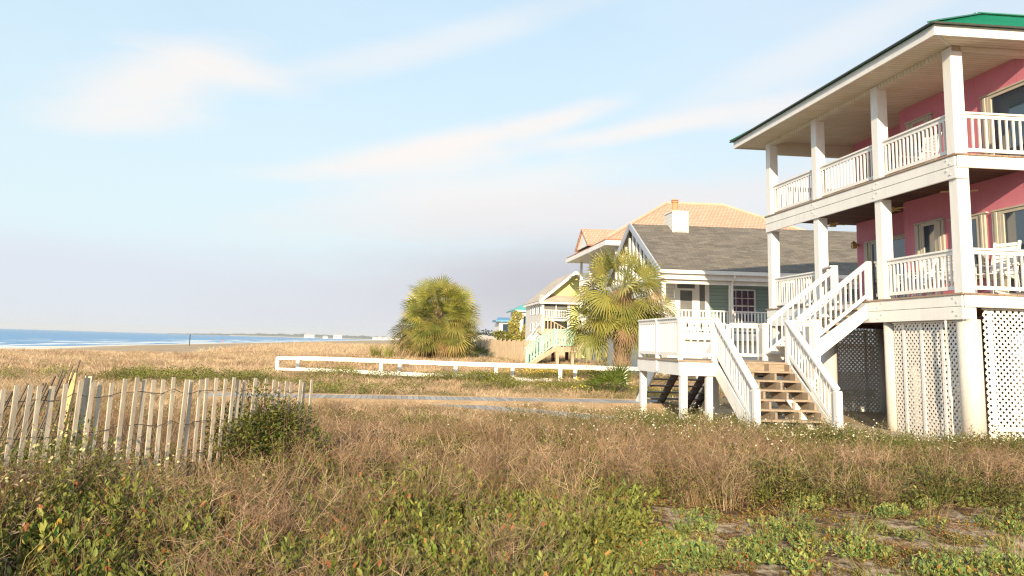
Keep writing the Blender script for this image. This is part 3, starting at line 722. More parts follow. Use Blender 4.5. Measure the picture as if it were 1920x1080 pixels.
# ------------------------------------------------------------------ generic frame for the other houses
class Fr:
    def __init__(s, x, y, vaz=2.0): s.o = Vector((x, y, 0)); s.U = U; s.V = Vector((math.cos(R(vaz)), math.sin(R(vaz)), 0))
    def p(s, u, v, z): return s.o + s.U * u + s.V * v + ZZ * z
    def box(s, mb, u0, u1, v0, v1, z0, z1, mi=0):
        p = s.p; mb.hexa([p(u0, v0, z0), p(u0, v1, z0), p(u1, v1, z0), p(u1, v0, z0), p(u0, v0, z1), p(u0, v1, z1), p(u1, v1, z1), p(u1, v0, z1)], mi)
def part(fr, name, mat, parent, *boxes):
    mb = MB()
    for b in boxes: fr.box(mb, *b)
    return mb.build(name, M[mat] if isinstance(mat, str) else mat, parent)
def slab(name, mat, parent, faces, th=.12):
    """roof planes: each face a list of world points (eave first two), with UVs along the eave"""
    mb = MB(); uvs = []
    for pts in faces:
        pts = [Vector(p) for p in pts]
        n = (pts[1] - pts[0]).cross(pts[2] - pts[0]).normalized()
        if n.z < 0: n = -n
        ex = (pts[1] - pts[0]).normalized(); ey = n.cross(ex)
        if ey.z < 0: ey = -ey
        k = len(mb.f); mb.prism(pts, n * -th)
        for f_ in mb.f[k:]:
            for i in f_: d = Vector(mb.v[i]) - pts[0]; uvs.append((d.dot(ex), d.dot(ey)))
    o = mb.build(name, mat, parent); ul = o.data.uv_layers.new(name='UVMap')
    ul.data.foreach_set('uv', np.array(uvs, np.float32).ravel()); return o
def wins(fr, parent, lst, face='front', v=0, mat='glass', fmat='white', name='window', grid=(0, 0)):
    """windows: (a0,a1,z0,z1); face front = wall at u const facing the viewer, side = wall at v const facing the sea"""
    for a0, a1, z0, z1 in lst:
        m1 = MB(); m2 = MB(); w = .07
        bx = (lambda m, a, b, c, d, o0, o1: fr.box(m, v - o1, v - o0, a, b, c, d)) if face == 'front' else (lambda m, a, b, c, d, o0, o1: fr.box(m, a, b, v - o1, v - o0, c, d))
        bx(m1, a0 - w, a0, z0 - w, z1 + w, .002, .05); bx(m1, a1, a1 + w, z0 - w, z1 + w, .002, .05)
        bx(m1, a0, a1, z1, z1 + w, .002, .05); bx(m1, a0, a1, z0 - w, z0, .002, .05)
        for i in range(1, grid[0]): c = a0 + (a1 - a0) * i / grid[0]; bx(m1, c - .014, c + .014, z0, z1, .018, .03)
        for i in range(1, grid[1]):
            c = z0 + (z1 - z0) * i / grid[1]; h = .03 if i * 2 == grid[1] else .014; bx(m1, a0, a1, c - h, c + h, .0181, .035)
        f_ = m1.build(name, M[fmat], parent); bx(m2, a0, a1, z0, z1, .003, .016); m2.build('pane', M[mat], f_)
def rail2(parent, A, B, h=.95, n=20, mat='white', bw=.04, name='railing'):
    A = Vector(A); B = Vector(B); mb = MB(); d = B - A
    mb.beam(A + ZZ * h, B + ZZ * h, .09, .06); mb.beam(A + ZZ * .1, B + ZZ * .1, .05, .07)
    r = mb.build(name, M[mat], parent)
    mb = MB(); sd = Vector((-d.y, d.x, 0)).normalized()
    for i in range(n): q = A + d * ((i + .5) / n); mb.beam(q + ZZ * .12, q + ZZ * (h - .02), bw, .03, up=sd)
    mb.build('baluster_row', M[mat], r); return r

# ---------- grey-roofed green house
G = Fr(6.75, 34.2, 2.0); gh = empty('cottage', G.p(0, 0, 0), 'green-sided cottage with long grey shingle roof and white chimney box', 'house')
ze, zr, ur, LG = 5.12, 7.92, 4.45, 17.
p = G.p
slab('roof', M['shingle'], gh, [[p(-.12, -.1, ze + .06), p(-.12, LG, ze + .06), p(ur, LG, zr), p(ur, -.1, zr)],
                                 [p(2 * ur + .1, -.1, ze), p(2 * ur + .1, LG, ze), p(ur, LG, zr), p(ur, -.1, zr)]], .12)
mb = MB(); tp = p(ur, -.16, zr + .03)
for e_ in (-.16, 2 * ur + .16): mb.beam(p(e_, -.16, ze - .04), p(ur, -.16, zr - .07), .07, .30, up=(0, 0, 1))
mb.build('barge_board', M['slate'], gh)
mb = MB(); G.box(mb, -.30, -.13, -.18, LG, ze - .10, ze + .06); gut = mb.build('gutter', M['white'], gh)
part(G, 'fascia', 'white', gh, (-.12, .02, -.18, LG, ze - .34, ze - .02))
part(G, 'porch_soffit', 'white2', gh, (.02, 2.1, -.1, LG, ze - .36, ze - .30))
part(G, 'frieze_beam', 'white', gh, (.08, .22, .0, LG, ze - .52, ze - .362))
WU = 2.1
FZ = 2.47
part(G, 'wall', 'lapgreen', gh, (WU, WU + .2, 2.5, LG, FZ - .1, ze - .36), )
part(G, 'wall', 'lapwhite', gh, (WU, WU + .2, .0, 1.29, FZ - .1, ze - .36), (WU + .001, WU + .2, .0, LG, -.2, FZ - .1))
part(G, 'gable_wall', 'white2', gh, (WU, 2 * ur, -.02, .15, -.2, ze - .1))
mb = MB()                                        # gable end with white struts over dark
mb.prism([p(.3, .12, ze - .05), p(2 * ur - .3, .12, ze - .05), p(ur, .12, zr - .3)], G.V * .1, 0)
mb.build('gable_end', M['screen'], gh)
mb = MB()
for u_ in np.arange(.7, 2 * ur - .4, .62):
    top = ze + (zr - ze) * (1 - abs(u_ - ur) / (ur + .1)) - .28; G.box(mb, u_, u_ + .2, .02, .1, ze - .1, max(top, ze))
G.box(mb, .1, 2 * ur, .0, .11, ze - .34, ze - .1); mb.build('gable_strut', M['white'], gh)
part(G, 'porch_floor', 'white', gh, (.05, WU - .01, -.05, LG, FZ - .34, FZ - .02)); 
dv = 1.3
d_ = part(G, 'screen_door', 'white', gh, (WU - .06, WU - .003, 1.3, 1.42, FZ, ze - .362), (WU - .06, WU - .003, 2.28, 2.48, FZ, ze - .362), (WU - .055, WU - .003, 1.42, 2.28, FZ + 1.98, FZ + 2.08),
     (WU - .06, WU - .003, 2.75, 2.95, FZ, ze - .362), (WU - .055, WU - .003, 1.42, 2.28, FZ, FZ + .25), (WU - .058, WU - .003, 1.42, 1.56, FZ + .25, FZ + 1.98), (WU - .058, WU - .003, 2.14, 2.28, FZ + .25, FZ + 1.98))
part(G, 'pane', 'screen', d_, (WU - .03, WU - .004, 1.43, 2.27, FZ + .2, FZ + 2.0), (WU - .03, WU - .004, 2.48, 2.75, FZ + .1, ze - .37), (WU - .03, WU - .004, 1.43, 2.27, FZ + 2.08, ze - .37))
wins(G, gh, [(3.95, 5.1, FZ + .6, FZ + 2.05), (8.6, 9.75, FZ + .6, FZ + 2.05)], 'front', WU, grid=(4, 4))
wins(G, gh, [(1.6, 2.6, .5, 1.9), (3.2, 4.4, .5, 1.9), (5.2, 6.4, .5, 1.9)], 'front', WU, mat='dark', grid=(2, 1))
for v_ in (.05, 3.1, 6.6, 10.2, 13.8):
    part(G, 'porch_post', 'white', gh, (.08, .22, v_, v_ + .15, FZ - .02, ze - .522)); part(G, 'piling', 'white2', gh, (.1, .3, v_, v_ + .22, -.3, FZ - .341))
rail2(gh, p(.15, .25, FZ), p(.15, 3.08, FZ), .95, 18, bw=.06); rail2(gh, p(.15, 3.27, FZ), p(.15, 6.58, FZ), .95, 22, bw=.06); rail2(gh, p(.15, 6.77, FZ), p(.15, 10.1, FZ), .95, 22, bw=.06)
part(G, 'skirt_panel', 'lapwhite', gh, (.32, .4, .3, 9.5, .9, FZ - .36))
mb = MB(); q0 = p(-.22, 3.19, ze - .1); mb.tube([q0, q0 - ZZ * .12, p(.0, 3.17, ze - .42), p(.02, 3.17, ze - .6), p(.02, 3.17, .2)], .055, 8); mb.build('downpipe', M['white'], gh)
# chimney: boxed, lapped, flue on top
ch = part(G, 'chimney', 'lapwhite', gh, (3.7, 4.9, 1.80, 2.56, zr - .8, zr + .58))
part(G, 'corner_board', 'white', ch, (3.685, 3.76, 1.78, 1.85, zr - .7, zr + .58), (3.685, 3.76, 2.51, 2.58, zr - .7, zr + .58), (3.69, 3.74, 1.85, 2.51, zr + .50, zr + .58), (3.65, 4.95, 1.76, 2.60, zr + .581, zr + .63))
part(G, 'base_flashing', 'slate', ch, (3.67, 3.70, 1.86, 2.5, zr - .42, zr - .33))
mb = MB(); cc = p(4.2, 2.08, zr + .63); mb.tube([cc, cc + ZZ * .5], .15, 14); mb.tube([cc + ZZ * .5, cc + ZZ * .57], .19, 14); mb.tube([cc + ZZ * .60, cc + ZZ * .65], .18, 14); mb.build('flue', M['terracotta'], ch)

# ---------- orange-tiled house on pilings
O = Fr(6.2, 50., 2.0); oh = empty('raised_house', O.p(0, 0, 0), 'tall raised house with orange clay tile hip roof behind the green cottage', 'house')
p = O.p; OZ = 8.72; OR = 12.35; LU, LV = 12.2, 16.4; hu = LU / 2
slab('roof', M['tile'], oh, [[p(0, 0, OZ), p(0, LV, OZ), p(hu, LV - hu, OR), p(hu, hu, OR)], [p(LU, 0, OZ), p(0, 0, OZ), p(hu, hu, OR)],
     [p(LU, LV, OZ), p(LU, 0, OZ), p(hu, hu, OR), p(hu, LV - hu, OR)], [p(0, LV, OZ), p(LU, LV, OZ), p(hu, LV - hu, OR)]], .1)
mb = MB()
for q0, q1 in ((p(0, 0, OZ), p(hu, hu, OR)), (p(hu, hu, OR), p(hu, LV - hu, OR)), (p(hu, LV - hu, OR), p(0, LV, OZ))): mb.tube([q0 + ZZ * .05, q1 + ZZ * .05], .13, 8)
mb.build('ridge_tile', simple('peach_ridge_tile', (.68, .43, .33), .85, .15, 3), oh)
part(O, 'fascia', 'white', oh, (-.06, .0, -.05, LV, OZ - .42, OZ - .11), (.001, LU, -.06, .0, OZ - .42, OZ - .11))
part(O, 'soffit', 'white2', oh, (.05, LU, .05, LV, OZ - .40, OZ - .34))
zc = 10.25                                       # cross gable facing the sea
slab('dormer_roof', M['tile'], oh, [[p(4.0, -.25, OZ + .1), p(4.0, 2.9, OZ + .1), p(hu, 2.9, zc), p(hu, -.25, zc)], [p(8.2, -.25, OZ + .1), p(8.2, 2.9, OZ + .1), p(hu, 2.9, zc), p(hu, -.25, zc)]], .1)
mb = MB(); mb.prism([p(4.2, -.1, OZ + .12), p(8.0, -.1, OZ + .12), p(hu, -.1, zc - .12)], O.V * .1); mb.build('dormer_gable', M['white'], oh)
part(O, 'wall', 'celadon', oh, (1.0, LU - 1, 1.9, LV - .9, 2.9, OZ - .41))
wins(O, oh, [(1.6, 3.2, 3.1, 5.1), (4.2, 5.4, 3.4, 5.0), (1.6, 2.8, 6.1, 7.9), (4.0, 5.6, 6.1, 7.9), (8., 9.6, 6.1, 7.9)], 'front', 1.0, grid=(2, 2))
wins(O, oh, [(1.6, 3.4, 6.0, 7.9), (4.4, 7.0, 6.0, 7.9), (8.2, 10., 6.0, 7.9), (1.6, 3.4, 3.1, 5.1), (4.4, 7, 3.1, 5.1)], 'side', 1.9, grid=(2, 1))
part(O, 'balcony', 'white', oh, (.9, LU - .9, .8, 1.89, 5.55, 5.8), (.9, LU - .9, .8, 1.89, 2.6, 2.88))
rail2(oh, p(.95, .85, 5.8), p(LU - 1, .85, 5.8), 1., 50); rail2(oh, p(.95, .85, 2.88), p(LU - 1, .85, 2.88), 1., 50)
for q in (.95, 4.0, 8.0, 11.0): part(O, 'porch_post', 'white', oh, (q, q + .2, .88, 1.06, 2.9, OZ - .42))
aw = MB(); aw.prism([p(3.2, .78, 5.5), p(3.2, .3, 5.0), p(3.2, .3, 4.75), p(3.2, .78, 4.75)], U * 4); aw.build('awning', simple('faded_blue_canvas', (.17, .30, .40), .8, .2, 2), oh)
for uu_ in (.3, 2.4, 4.8, 8.0, 11.5):
    for vv in (.2, 1.7, 3.4, 6.5, 10):
        mb = MB(); q = p(uu_, vv, 0); mb.tube([(q.x, q.y, H1(q.x, q.y) - .5), (q.x, q.y, 2.6)], .19, 12); mb.build('piling', M['piling'], oh, smooth=True)
part(O, 'storage_wall', 'slate', oh, (4.0, 9, 1.2, 11, .2, 2.58))
part(O, 'floor_beam', 'pale_wood', oh, (.2, .4, -.5, LV - 1, 2.3, 2.598))

# ---------- yellow gabled house
Yw = Fr(2.75, 66., 2.0); yh = empty('gabled_house', Yw.p(0, 0, 0), 'pale yellow and white two-storey gabled house with screened porches', 'house')
p = Yw.p; ye = 5.42; gw = 5.6; yr = ye + 2.6; LY = 8.5
slab('roof', M['paleroof'], yh, [[p(-.3, -.25, ye), p(LY, -.25, ye), p(LY, gw / 2, yr), p(-.3, gw / 2, yr)], [p(-.3, gw + .25, ye), p(LY, gw + .25, ye), p(LY, gw / 2, yr), p(-.3, gw / 2, yr)]], .12)
mb = MB()
for v_ in (-.25, gw + .25): mb.beam(p(-.33, v_, ye - .1), p(-.33, gw / 2, yr - .1), .06, .22)
mb.build('barge_board', M['white'], yh)
mb = MB(); mb.prism([p(.6, .0, ye + .16), p(.6, gw, ye + .16), p(.6, gw / 2, yr - .1)], U * .15); mb.build('gable_wall', M['lapyellow'], yh)
slab('porch_roof', M['paleroof'], yh, [[p(-.4, -.3, ye - .05), p(-.4, gw + .3, ye - .05), p(.6, gw + .1, ye + .55), p(.6, -.1, ye + .55)]], .1)
part(Yw, 'fascia', 'white', yh, (-.42, -.36, -.3, gw + .3, ye - .26, ye - .1), (-.3, LY, -.28, -.22, ye - .24, ye - .06))
part(Yw, 'wall', 'lapwhite', yh, (.0, LY, .0, .15, .6, ye - .1)); part(Yw, 'wall', 'lapyellow', yh, (.001, .15, 2.45, gw, .6, ye - .12)); part(Yw, 'back_wall', 'screen', yh, (2.2, 2.4, .16, gw, .6, ye - .1))
wins(Yw, yh, [(.6, 1.5, 4.4, 5.2), (2.6, 3.5, 4.4, 5.2), (4.6, 5.5, 4.4, 5.2), (.6, 1.5, 2.9, 3.6), (2.6, 3.5, 2.9, 3.6), (4.6, 5.5, 2.9, 3.6)], 'side', .0)
part(Yw, 'corner_post', 'white', yh, (-.02, .13, -.02, .18, .6, ye - .1)); part(Yw, 'corner_post', 'white', yh, (-.02, .13, 2.2, 2.42, .6, ye - .1)); part(Yw, 'porch_post', 'white', yh, (.02, .1, 1.18, 1.26, 4.0, ye - .12))
part(Yw, 'insect_screen', 'screen', yh, (.2, .22, .16, 2.4, 3.95, ye - .12)); part(Yw, 'porch_floor', 'white', yh, (-.05, 2.2, .15, 2.3, 3.72, 3.92))
rail2(yh, p(.05, .18, 3.92), p(.05, 2.2, 3.92), .72, 14, bw=.07)
part(Yw, 'lower_opening_shade', 'dark', yh, (.3, .32, .18, 2.2, 2.9, 3.71)); part(Yw, 'privacy_panel', 'pale_wood', yh, (.0, .06, .2, 2.2, .6, 3.05))  # dark sheet paints the shade of the open lower porch
part(Yw, 'wall', 'lapyellow', yh, (-.5, -.4, 2.7, gw, 3.0, 3.3)) if False else None
rail2(yh, p(-.2, -.2, 2.6), p(-5.5, -2.4, .6), .9, 14, 'white', .05, 'stair_rail'); 
mb = MB(); mb.beam(p(-.2, -.6, 2.4), p(-5.5, -2.8, .4), .9, .18); mb.build('entry_stairs', M['white'], yh)

# ---------- far houses
T = Fr(1.25, 93., 2.); th = empty('beach_cottage', T.p(0, 0, 0), 'small white cottage with teal metal roof beyond the yellow house', 'house')
p = T.p
slab('roof', M['teal'], th, [[p(-.4, -.6, 5.75), p(-.4, 7, 5.75), p(4, 4.5, 7.6), p(4, 3, 7.6)], [p(8, -.6, 5.75), p(-.4, -.6, 5.75), p(4, 3, 7.6)]], .15)
part(T, 'wall', 'lapwhite', th, (0, 8, .0, 7, .5, 5.72)); part(T, 'fascia', 'white', th, (-.42, -.36, -.62, 7, 5.5, 5.7))
wins(T, th, [(.4, .9, 3.7, 5.0), (1.3, 1.8, 3.7, 5.0), (2.6, 3.4, 3.7, 5.0)], 'front', 0); wins(T, th, [(.6, 2.4, 3.7, 5.1), (3.6, 5.4, 3.7, 5.1)], 'side', 0)
Bq = Fr(-1.8, 118., 2.); bh = empty('beach_cottage', Bq.p(0, 0, 0), 'distant white house with bright blue roof beside the round green tree', 'house')
p = Bq.p
slab('roof', M['blue'], bh, [[p(-.5, -.3, 5.2), p(-.5, 7, 5.2), p(4, 6, 5.7), p(4, .5, 5.7)]], .2)
part(Bq, 'roof_edge', 'blue', bh, (-.55, 4, -.35, 7, 4.9, 5.19))
part(Bq, 'wall', 'lapwhite', bh, (0, 6, .3, 9, .4, 4.94)); part(Bq, 'balcony', 'white', bh, (-1, 0, -.3, 9, 2.2, 3.0)); wins(Bq, bh, [(.8, 2.0, 3.2, 4.6), (3, 5, 3.2, 4.6), (.8, 2, .8, 1.9)], 'front', 0)
for i, (x, y, w, h, lab) in enumerate(((-12, 190, 7, 2.6, 'low pale distant building glimpsed just right of the bushy palm'), (-6.5, 175, 5, 2.3, 'small pale distant shed left of the privacy fence top'))):
    Q = Fr(x, y, 2.); q = empty('distant_building', Q.p(0, 0, 0), lab, 'building')
    part(Q, 'wall', 'lapwhite', q, (0, 5, 0, w, .2, h)); slab('roof', M['paleroof'], q, [[Q.p(-.3, -.3, h), Q.p(-.3, w + .3, h), Q.p(2.5, w, h + .9), Q.p(2.5, 0, h + .9)]], .1)
    wins(Q, q, [(1, 2, .9, 1.9), (3, 4, .9, 1.9)], 'front', 0)

# ---------- mint stairs and tan deck in front of the raised house
K = Fr(1.0, 43.5, 2.0); ms = empty('deck_stairs', K.p(0, 0, 0), 'mint green railed wooden stairs with small deck before the raised house', 'stairs')
p = K.p; kz0, kz1 = .55, 1.62
for k in range(6): part(K, 'tread', 'pale_wood', ms, (.0, 1.1, .15 + .22 * k + .05, .15 + .22 * k + .32, kz0 + .18 * k + .12, kz0 + .18 * k + .16))
for u_ in (-.03, 1.1):
    mb = MB(); mb.beam(p(u_, .05, kz0 - .05), p(u_, 1.62, kz1 - .1), .05, .24); mb.build('stringer', M['pale_wood'], ms)
rail2(ms, p(-.05, .0, kz0 - .1), p(-.05, 1.5, kz1), .95, 9, 'mint', .09); rail2(ms, p(1.15, .1, kz0), p(1.15, 1.5, kz1), .95, 9, 'mint', .09)
part(K, 'newel_post', 'mint', ms, (-.08, .02, -.06, .06, .2, kz0 + .95)); part(K, 'newel_post', 'mint', ms, (-.08, .02, 1.48, 1.6, kz1 - .1, kz1 + 1.02))
part(K, 'deck', 'pale_wood', ms, (-.1, 1.6, 1.6, 2.75, kz1 - .28, kz1)); rail2(ms, p(-.05, 1.6, kz1), p(-.05, 2.7, kz1), .95, 7, 'mint', .1)
for v_ in (1.65, 2.5): part(K, 'post', 'pale_wood', ms, (-.05, .12, v_, v_ + .17, .2, kz1 - .281))
for v_ in (1.7, 2.5): part(K, 'post', 'darkwood', ms, (1.4, 1.55, v_, v_ + .17, .2, kz1 - .281))
rail2(ms, p(1.7, 2.75, kz1), p(1.7, 1.0, kz1 + .9), .95, 9, 'pale_wood', .07)
mb = MB(); mb.beam(p(2.1, 2.75, kz1 - .1), p(2.1, 1.0, kz1 + .85), .9, .14); mb.build('upper_flight', M['pale_wood'], ms)
mb = MB(); mb.beam(p(.1, 2.8, kz1 - .05), p(.1, 4.9, kz1 + 1.15), .08, .24); mb.beam(p(1.1, 2.8, kz1 - .05), p(1.1, 4.9, kz1 + 1.15), .08, .24); mb.build('stringer', M['pale_wood'], ms)
# wooden privacy fence behind the palms
pf = empty('privacy_fence', (-2, 49, .7), 'tall pale plank privacy fence running to the mint green stairs', 'fence')
pa = [Vector((-2.2, 52, 0)), Vector((-1.2, 49.5, 0)), Vector((.95, 46.5, 0)), Vector((1.6, 46, 0))]
mb = MB()
for A, B in zip(pa, pa[1:]):
    n = int((B - A).length / .155); sd = (B - A).normalized()
    for i in range(n):
        q = A.lerp(B, (i + .5) / n); zb = H1(q.x, q.y) - .1; zt = 1.92 + .06 * math.sin(i * 2.1) + random.uniform(-.03, .05)
        mb.beam(q + ZZ * zb, q + ZZ * zt, .13, .02, up=Vector((-sd.y, sd.x, 0)))
mb.build('plank', M['pale_wood'], pf)
mb = MB()
for A, B in zip(pa, pa[1:]):
    for z in (1.0, 1.6): mb.beam(A + Vector((.05, .06, z)), B + Vector((.05, .06, z)), .04, .09)
mb.build('rail', M['pale_wood'], pf)

# ------------------------------------------------------------------ long white rail of the far walkway
wf = empty('rail_fence', (-10.66, 36, .2), 'long low white board rail fence crossing the grassy dune', 'fence')
L0, L1 = Vector((-10.66, 36, 0)), Vector((4.7, 30.2, 0)); dd = (L1 - L0); nn = Vector((-dd.y, dd.x, 0)).normalized()
if nn.y < 0: nn = -nn
def zrail(t): return .815 + .10 * t + .012 * math.sin(t * 9)
for off, sh, nm in ((0, 0, 'near'), (1.15, .018, 'far')):
    mbt = MB(); mbb = MB(); n = 12
    for i in range(n):
        t0, t1 = i / n + sh, (i + 1) / n + sh
        a_, b_ = L0 + dd * t0 + nn * off, L0 + dd * t1 + nn * off
        mbt.beam(a_ + ZZ * zrail(t0), b_ + ZZ * zrail(t1), .16, .045); mbt.beam(a_ + ZZ * (zrail(t0) - .09), b_ + ZZ * (zrail(t1) - .07), .045, .09)
        mbb.beam(a_ + ZZ * (.26 + .02 * t0), b_ + ZZ * (.26 + .02 * t1), .045, .11)
    mbt.build('top_rail', M['white'], wf); mbb.build('bottom_rail', M['white'], wf)
    for t in (0, .332, .662, .83, .99) if off == 0 else (0, .332, .5, .662, .83):
        q = L0 + dd * (t + sh) + nn * off; mb = MB(); mb.box((q.x, q.y, (zrail(t) - .33) / 2), (.15, .10, zrail(t) + .28)); mb.build('post', M['white'], wf)
mb = MB(); mb.beam(L0 + nn * .57 + ZZ * .2, L1 + nn * .57 + ZZ * .24, 1.08, .04); mb.build('walkway', M['walk'], wf)

# ------------------------------------------------------------------ slatted sand fence, foreground left
sf = empty('sand_fence', (-3.0, 6.7, 0), 'weathered grey wooden slat sand fence wired upright among dry weeds', 'fence')
F0, F1 = Vector((-3.72, 5.3, 0)), Vector((-2.13, 8.48, 0)); fd = (F1 - F0); fn = fd.normalized(); fs = Vector((-fn.y, fn.x, 0))
NSL = 38
def slat_mesh(L, w=.038, th=.011):
    m = MB(); m.box((0, 0, L / 2), (w, th, L)); me = bpy.data.meshes.new('slat'); me.from_pydata(m.v, [], m.f); me.materials.append(M['slat']); return me
sm = [slat_mesh(1.26, .034), slat_mesh(1.22, .037), slat_mesh(1.3, .035)]
M['slat_dark'] = simple('damp_dark_slat', (.17, .135, .10), .85, .3, 6., (3, 3, .8), .3)  # darker variant of the slat colour, for the second fence
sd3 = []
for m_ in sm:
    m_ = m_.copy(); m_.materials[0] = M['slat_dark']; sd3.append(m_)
yaw = math.atan2(fn.y, fn.x); tops = []
for i in range(NSL):
    t = (i + random.uniform(-.05, .05)) / (NSL - 1); q = F0 + fd * t + fs * .03 * math.sin(t * 9)
    zt = 1.315 + .05 * math.sin(min(t, .5) * math.pi) - .09 * max(0, t - .5) / .5 + random.uniform(-.02, .02)
    me = sm[i % 3]; L = (1.26, 1.22, 1.3)[i % 3]
    o = bpy.data.objects.new('slat', me); COL.objects.link(o); o.parent = sf; w = Vector((q.x, q.y, zt - L)); o.location = w - WL[sf]; WL[o] = w
    o.rotation_euler = (R(random.uniform(-1.2, 1.2)), R(random.uniform(.3, 1.6)), yaw + R(random.uniform(-5, 5))); tops.append((q, zt))
for dz in (.10, .37, .65, .92):
    mb = MB(); pts = []
    for i, (q, zt) in enumerate(tops): pts.append(q + fs * (.012 if i % 2 else -.012) + ZZ * (zt - dz - .01 * (i % 3)))
    mb.tube(pts, .0032, 5); mb.build('wire', M['wire'], sf)
sf2 = empty('sand_fence', (-4.8, 8.1, 0), 'darker leaning slat sand fence running back behind the first one', 'fence')
G0, G1 = Vector((-4.1, 5.9, 0)), Vector((-5.05, 9.1, 0)); gd = G1 - G0; y2 = math.atan2(gd.y, gd.x); tp2 = []
for i in range(24):
    t = (i + random.uniform(-.3, .3)) / 23; q = G0 + gd * t; zt = 1.13 + .1 * t + random.uniform(-.04, .04); L = 1.22
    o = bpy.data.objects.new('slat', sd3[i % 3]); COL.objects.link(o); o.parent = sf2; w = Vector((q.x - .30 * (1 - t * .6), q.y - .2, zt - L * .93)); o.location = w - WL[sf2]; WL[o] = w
    o.rotation_euler = (0, 0, y2); ax = Vector((.42 * (1 - t * .55) + random.uniform(-.05, .05), .1, 1)).normalized()
    o.rotation_euler = (Vector((0, 0, 1)).rotation_difference(ax) @ Matrix.Rotation(y2, 3, 'Z').to_quaternion()).to_euler(); tp2.append(w + ax * L)
for dz in (.12, .5, .85):
    mb = MB(); mb.tube([q - ZZ * dz - Vector((.3 * dz, 0, 0)) for q in tp2], .0032, 5); mb.build('wire', M['wire'], sf2)
mb = MB(); mb.beam((-5.06, 9.0, -.1), (-5.0, 9.0, 1.27), .075, .03, up=(0, 1, 0)); tag(mb.build('stake', M['stake']), 'bright yellow wooden stake at the end of the leaning slats', 'stake')
mb = MB(); mb.beam((-5.0, 9.25, -.1), (-4.95, 9.25, 1.22), .085, .03, up=(0, 1, 0)); tag(mb.build('stake', M['slat']), 'grey wooden stake standing just right of the yellow one', 'stake')

# ------------------------------------------------------------------ vegetation: pieces
def jit(c, a=.18):
    k = random.uniform(1 - a, 1 + a); return (c[0] * k * random.uniform(.94, 1.06), c[1] * k, c[2] * k * random.uniform(.9, 1.1), 1)
def strip(mb, pts, w0, w1, col, side=None):
    """flat tapering ribbon through pts"""
    pts = [Vector(q) for q in pts]; n = len(pts); o = len(mb.v)
    d = (pts[-1] - pts[0])
    if side is None:
        side = d.cross(Vector((random.uniform(-1, 1), random.uniform(-1, 1), .15)))
    if side.length < 1e-6: side = Vector((1, 0, 0))
    side = side.normalized()
    for i, q in enumerate(pts):
        w = (w0 + (w1 - w0) * i / (n - 1)) / 2
        mb.v += [tuple(q - side * w), tuple(q + side * w)]; mb.c += [col, col]
    for i in range(n - 1):
        mb.f.append((o + 2 * i, o + 2 * i + 1, o + 2 * i + 3, o + 2 * i + 2)); mb.m.append(0)
def leaf(mb, base, d, nrm, L, w, col, cup=.15):
    """ovate leaf: six-sided blade folded a little along the midrib"""
    base = Vector(base); d = Vector(d).normalized(); s = d.cross(Vector(nrm))
    if s.length < 1e-4: s = Vector((1, 0, 0))
    s.normalize(); n = s.cross(d); o = len(mb.v)
    P_ = [base, base + d * L * .35 + s * w * .5 + n * cup * w, base + d * L * .75 + s * w * .4 + n * cup * w, base + d * L, base + d * L * .75 - s * w * .4 + n * cup * w, base + d * L * .35 - s * w * .5 + n * cup * w]
    mb.v += [tuple(q) for q in P_]; mb.c += [col] * 6
    mb.f += [(o, o + 1, o + 2, o + 3), (o, o + 3, o + 4, o + 5)]; mb.m += [0, 0]
def NM():
    m = MB(); m.c = []; return m
def rdir(zlo=-.2, zhi=1.0):
    a = random.uniform(0, 6.283); z = random.uniform(zlo, zhi); r = math.sqrt(max(0, 1 - z * z)); return Vector((r * math.cos(a), r * math.sin(a), z))

BROWN = (.270, .168, .095); MAUVE = (.275, .178, .118); TAN = (.53, .415, .285); STRAW = (.45, .335, .215); OLIVE = (.145, .145, .035); GREEN = (.165, .180, .040)
GREEN2 = (.220, .238, .056); GREYG = (.285, .30, .085); RUST = (.33, .13, .05)
def weed_clump(n=26, h=.55, rad=.16, cols=(BROWN, MAUVE, STRAW), w=.0045, twigs=8, leaves=0, lc=OLIVE):
    mb = NM()
    for i in range(n):
        a = random.uniform(0, 6.283); r = rad * math.sqrt(random.random()); b = Vector((r * math.cos(a), r * math.sin(a), -.03))
        hh = h * random.uniform(.55, 1.1); lean = Vector((math.cos(a) * .22, math.sin(a) * .22, 0)) * random.uniform(0, 1.6) + Vector((random.gauss(0, .2), random.gauss(0, .2), 0))
        c = jit(random.choice(cols)); m_ = b + ZZ * hh * .5 + lean * hh * .35; e = b + ZZ * hh + lean * hh
        strip(mb, (b, m_, e), w, w * .5, c)
        for k in range(twigs):
            q = random.uniform(.35, 1); s = b.lerp(m_, q * 2) if q < .5 else m_.lerp(e, q * 2 - 1)
            d = (rdir(.0, .9) + Vector((0, 0, .2))) * random.uniform(.05, .17)
            strip(mb, (s, s + d), w * .7, w * .35, jit(c[:3], .12))
        for k in range(leaves):
            q = random.uniform(.1, .95); s = b.lerp(m_, q * 2) if q < .5 else m_.lerp(e, q * 2 - 1)
            leaf(mb, s, rdir(-.1, .8), rdir(.2, 1), random.uniform(.025, .05), random.uniform(.010, .018), jit(lc, .3))
    return mb
def grass_clump(n=55, h=.5, rad=.2, cols=(TAN, STRAW), w=.007, bend=.5):
    mb = NM()
    for i in range(n):
        a = random.uniform(0, 6.283); r = rad * math.sqrt(random.random()); b = Vector((r * math.cos(a), r * math.sin(a), -.03))
        hh = h * random.uniform(.5, 1.15); a += random.gauss(0, .6); o = Vector((math.cos(a), math.sin(a), 0)) * bend * hh * random.uniform(.2, 1)
        c = jit(random.choice(cols))
        strip(mb, (b, b + ZZ * hh * .55 + o * .25, b + ZZ * hh * random.uniform(.8, 1) + o), w, w * .3, c)
    return mb
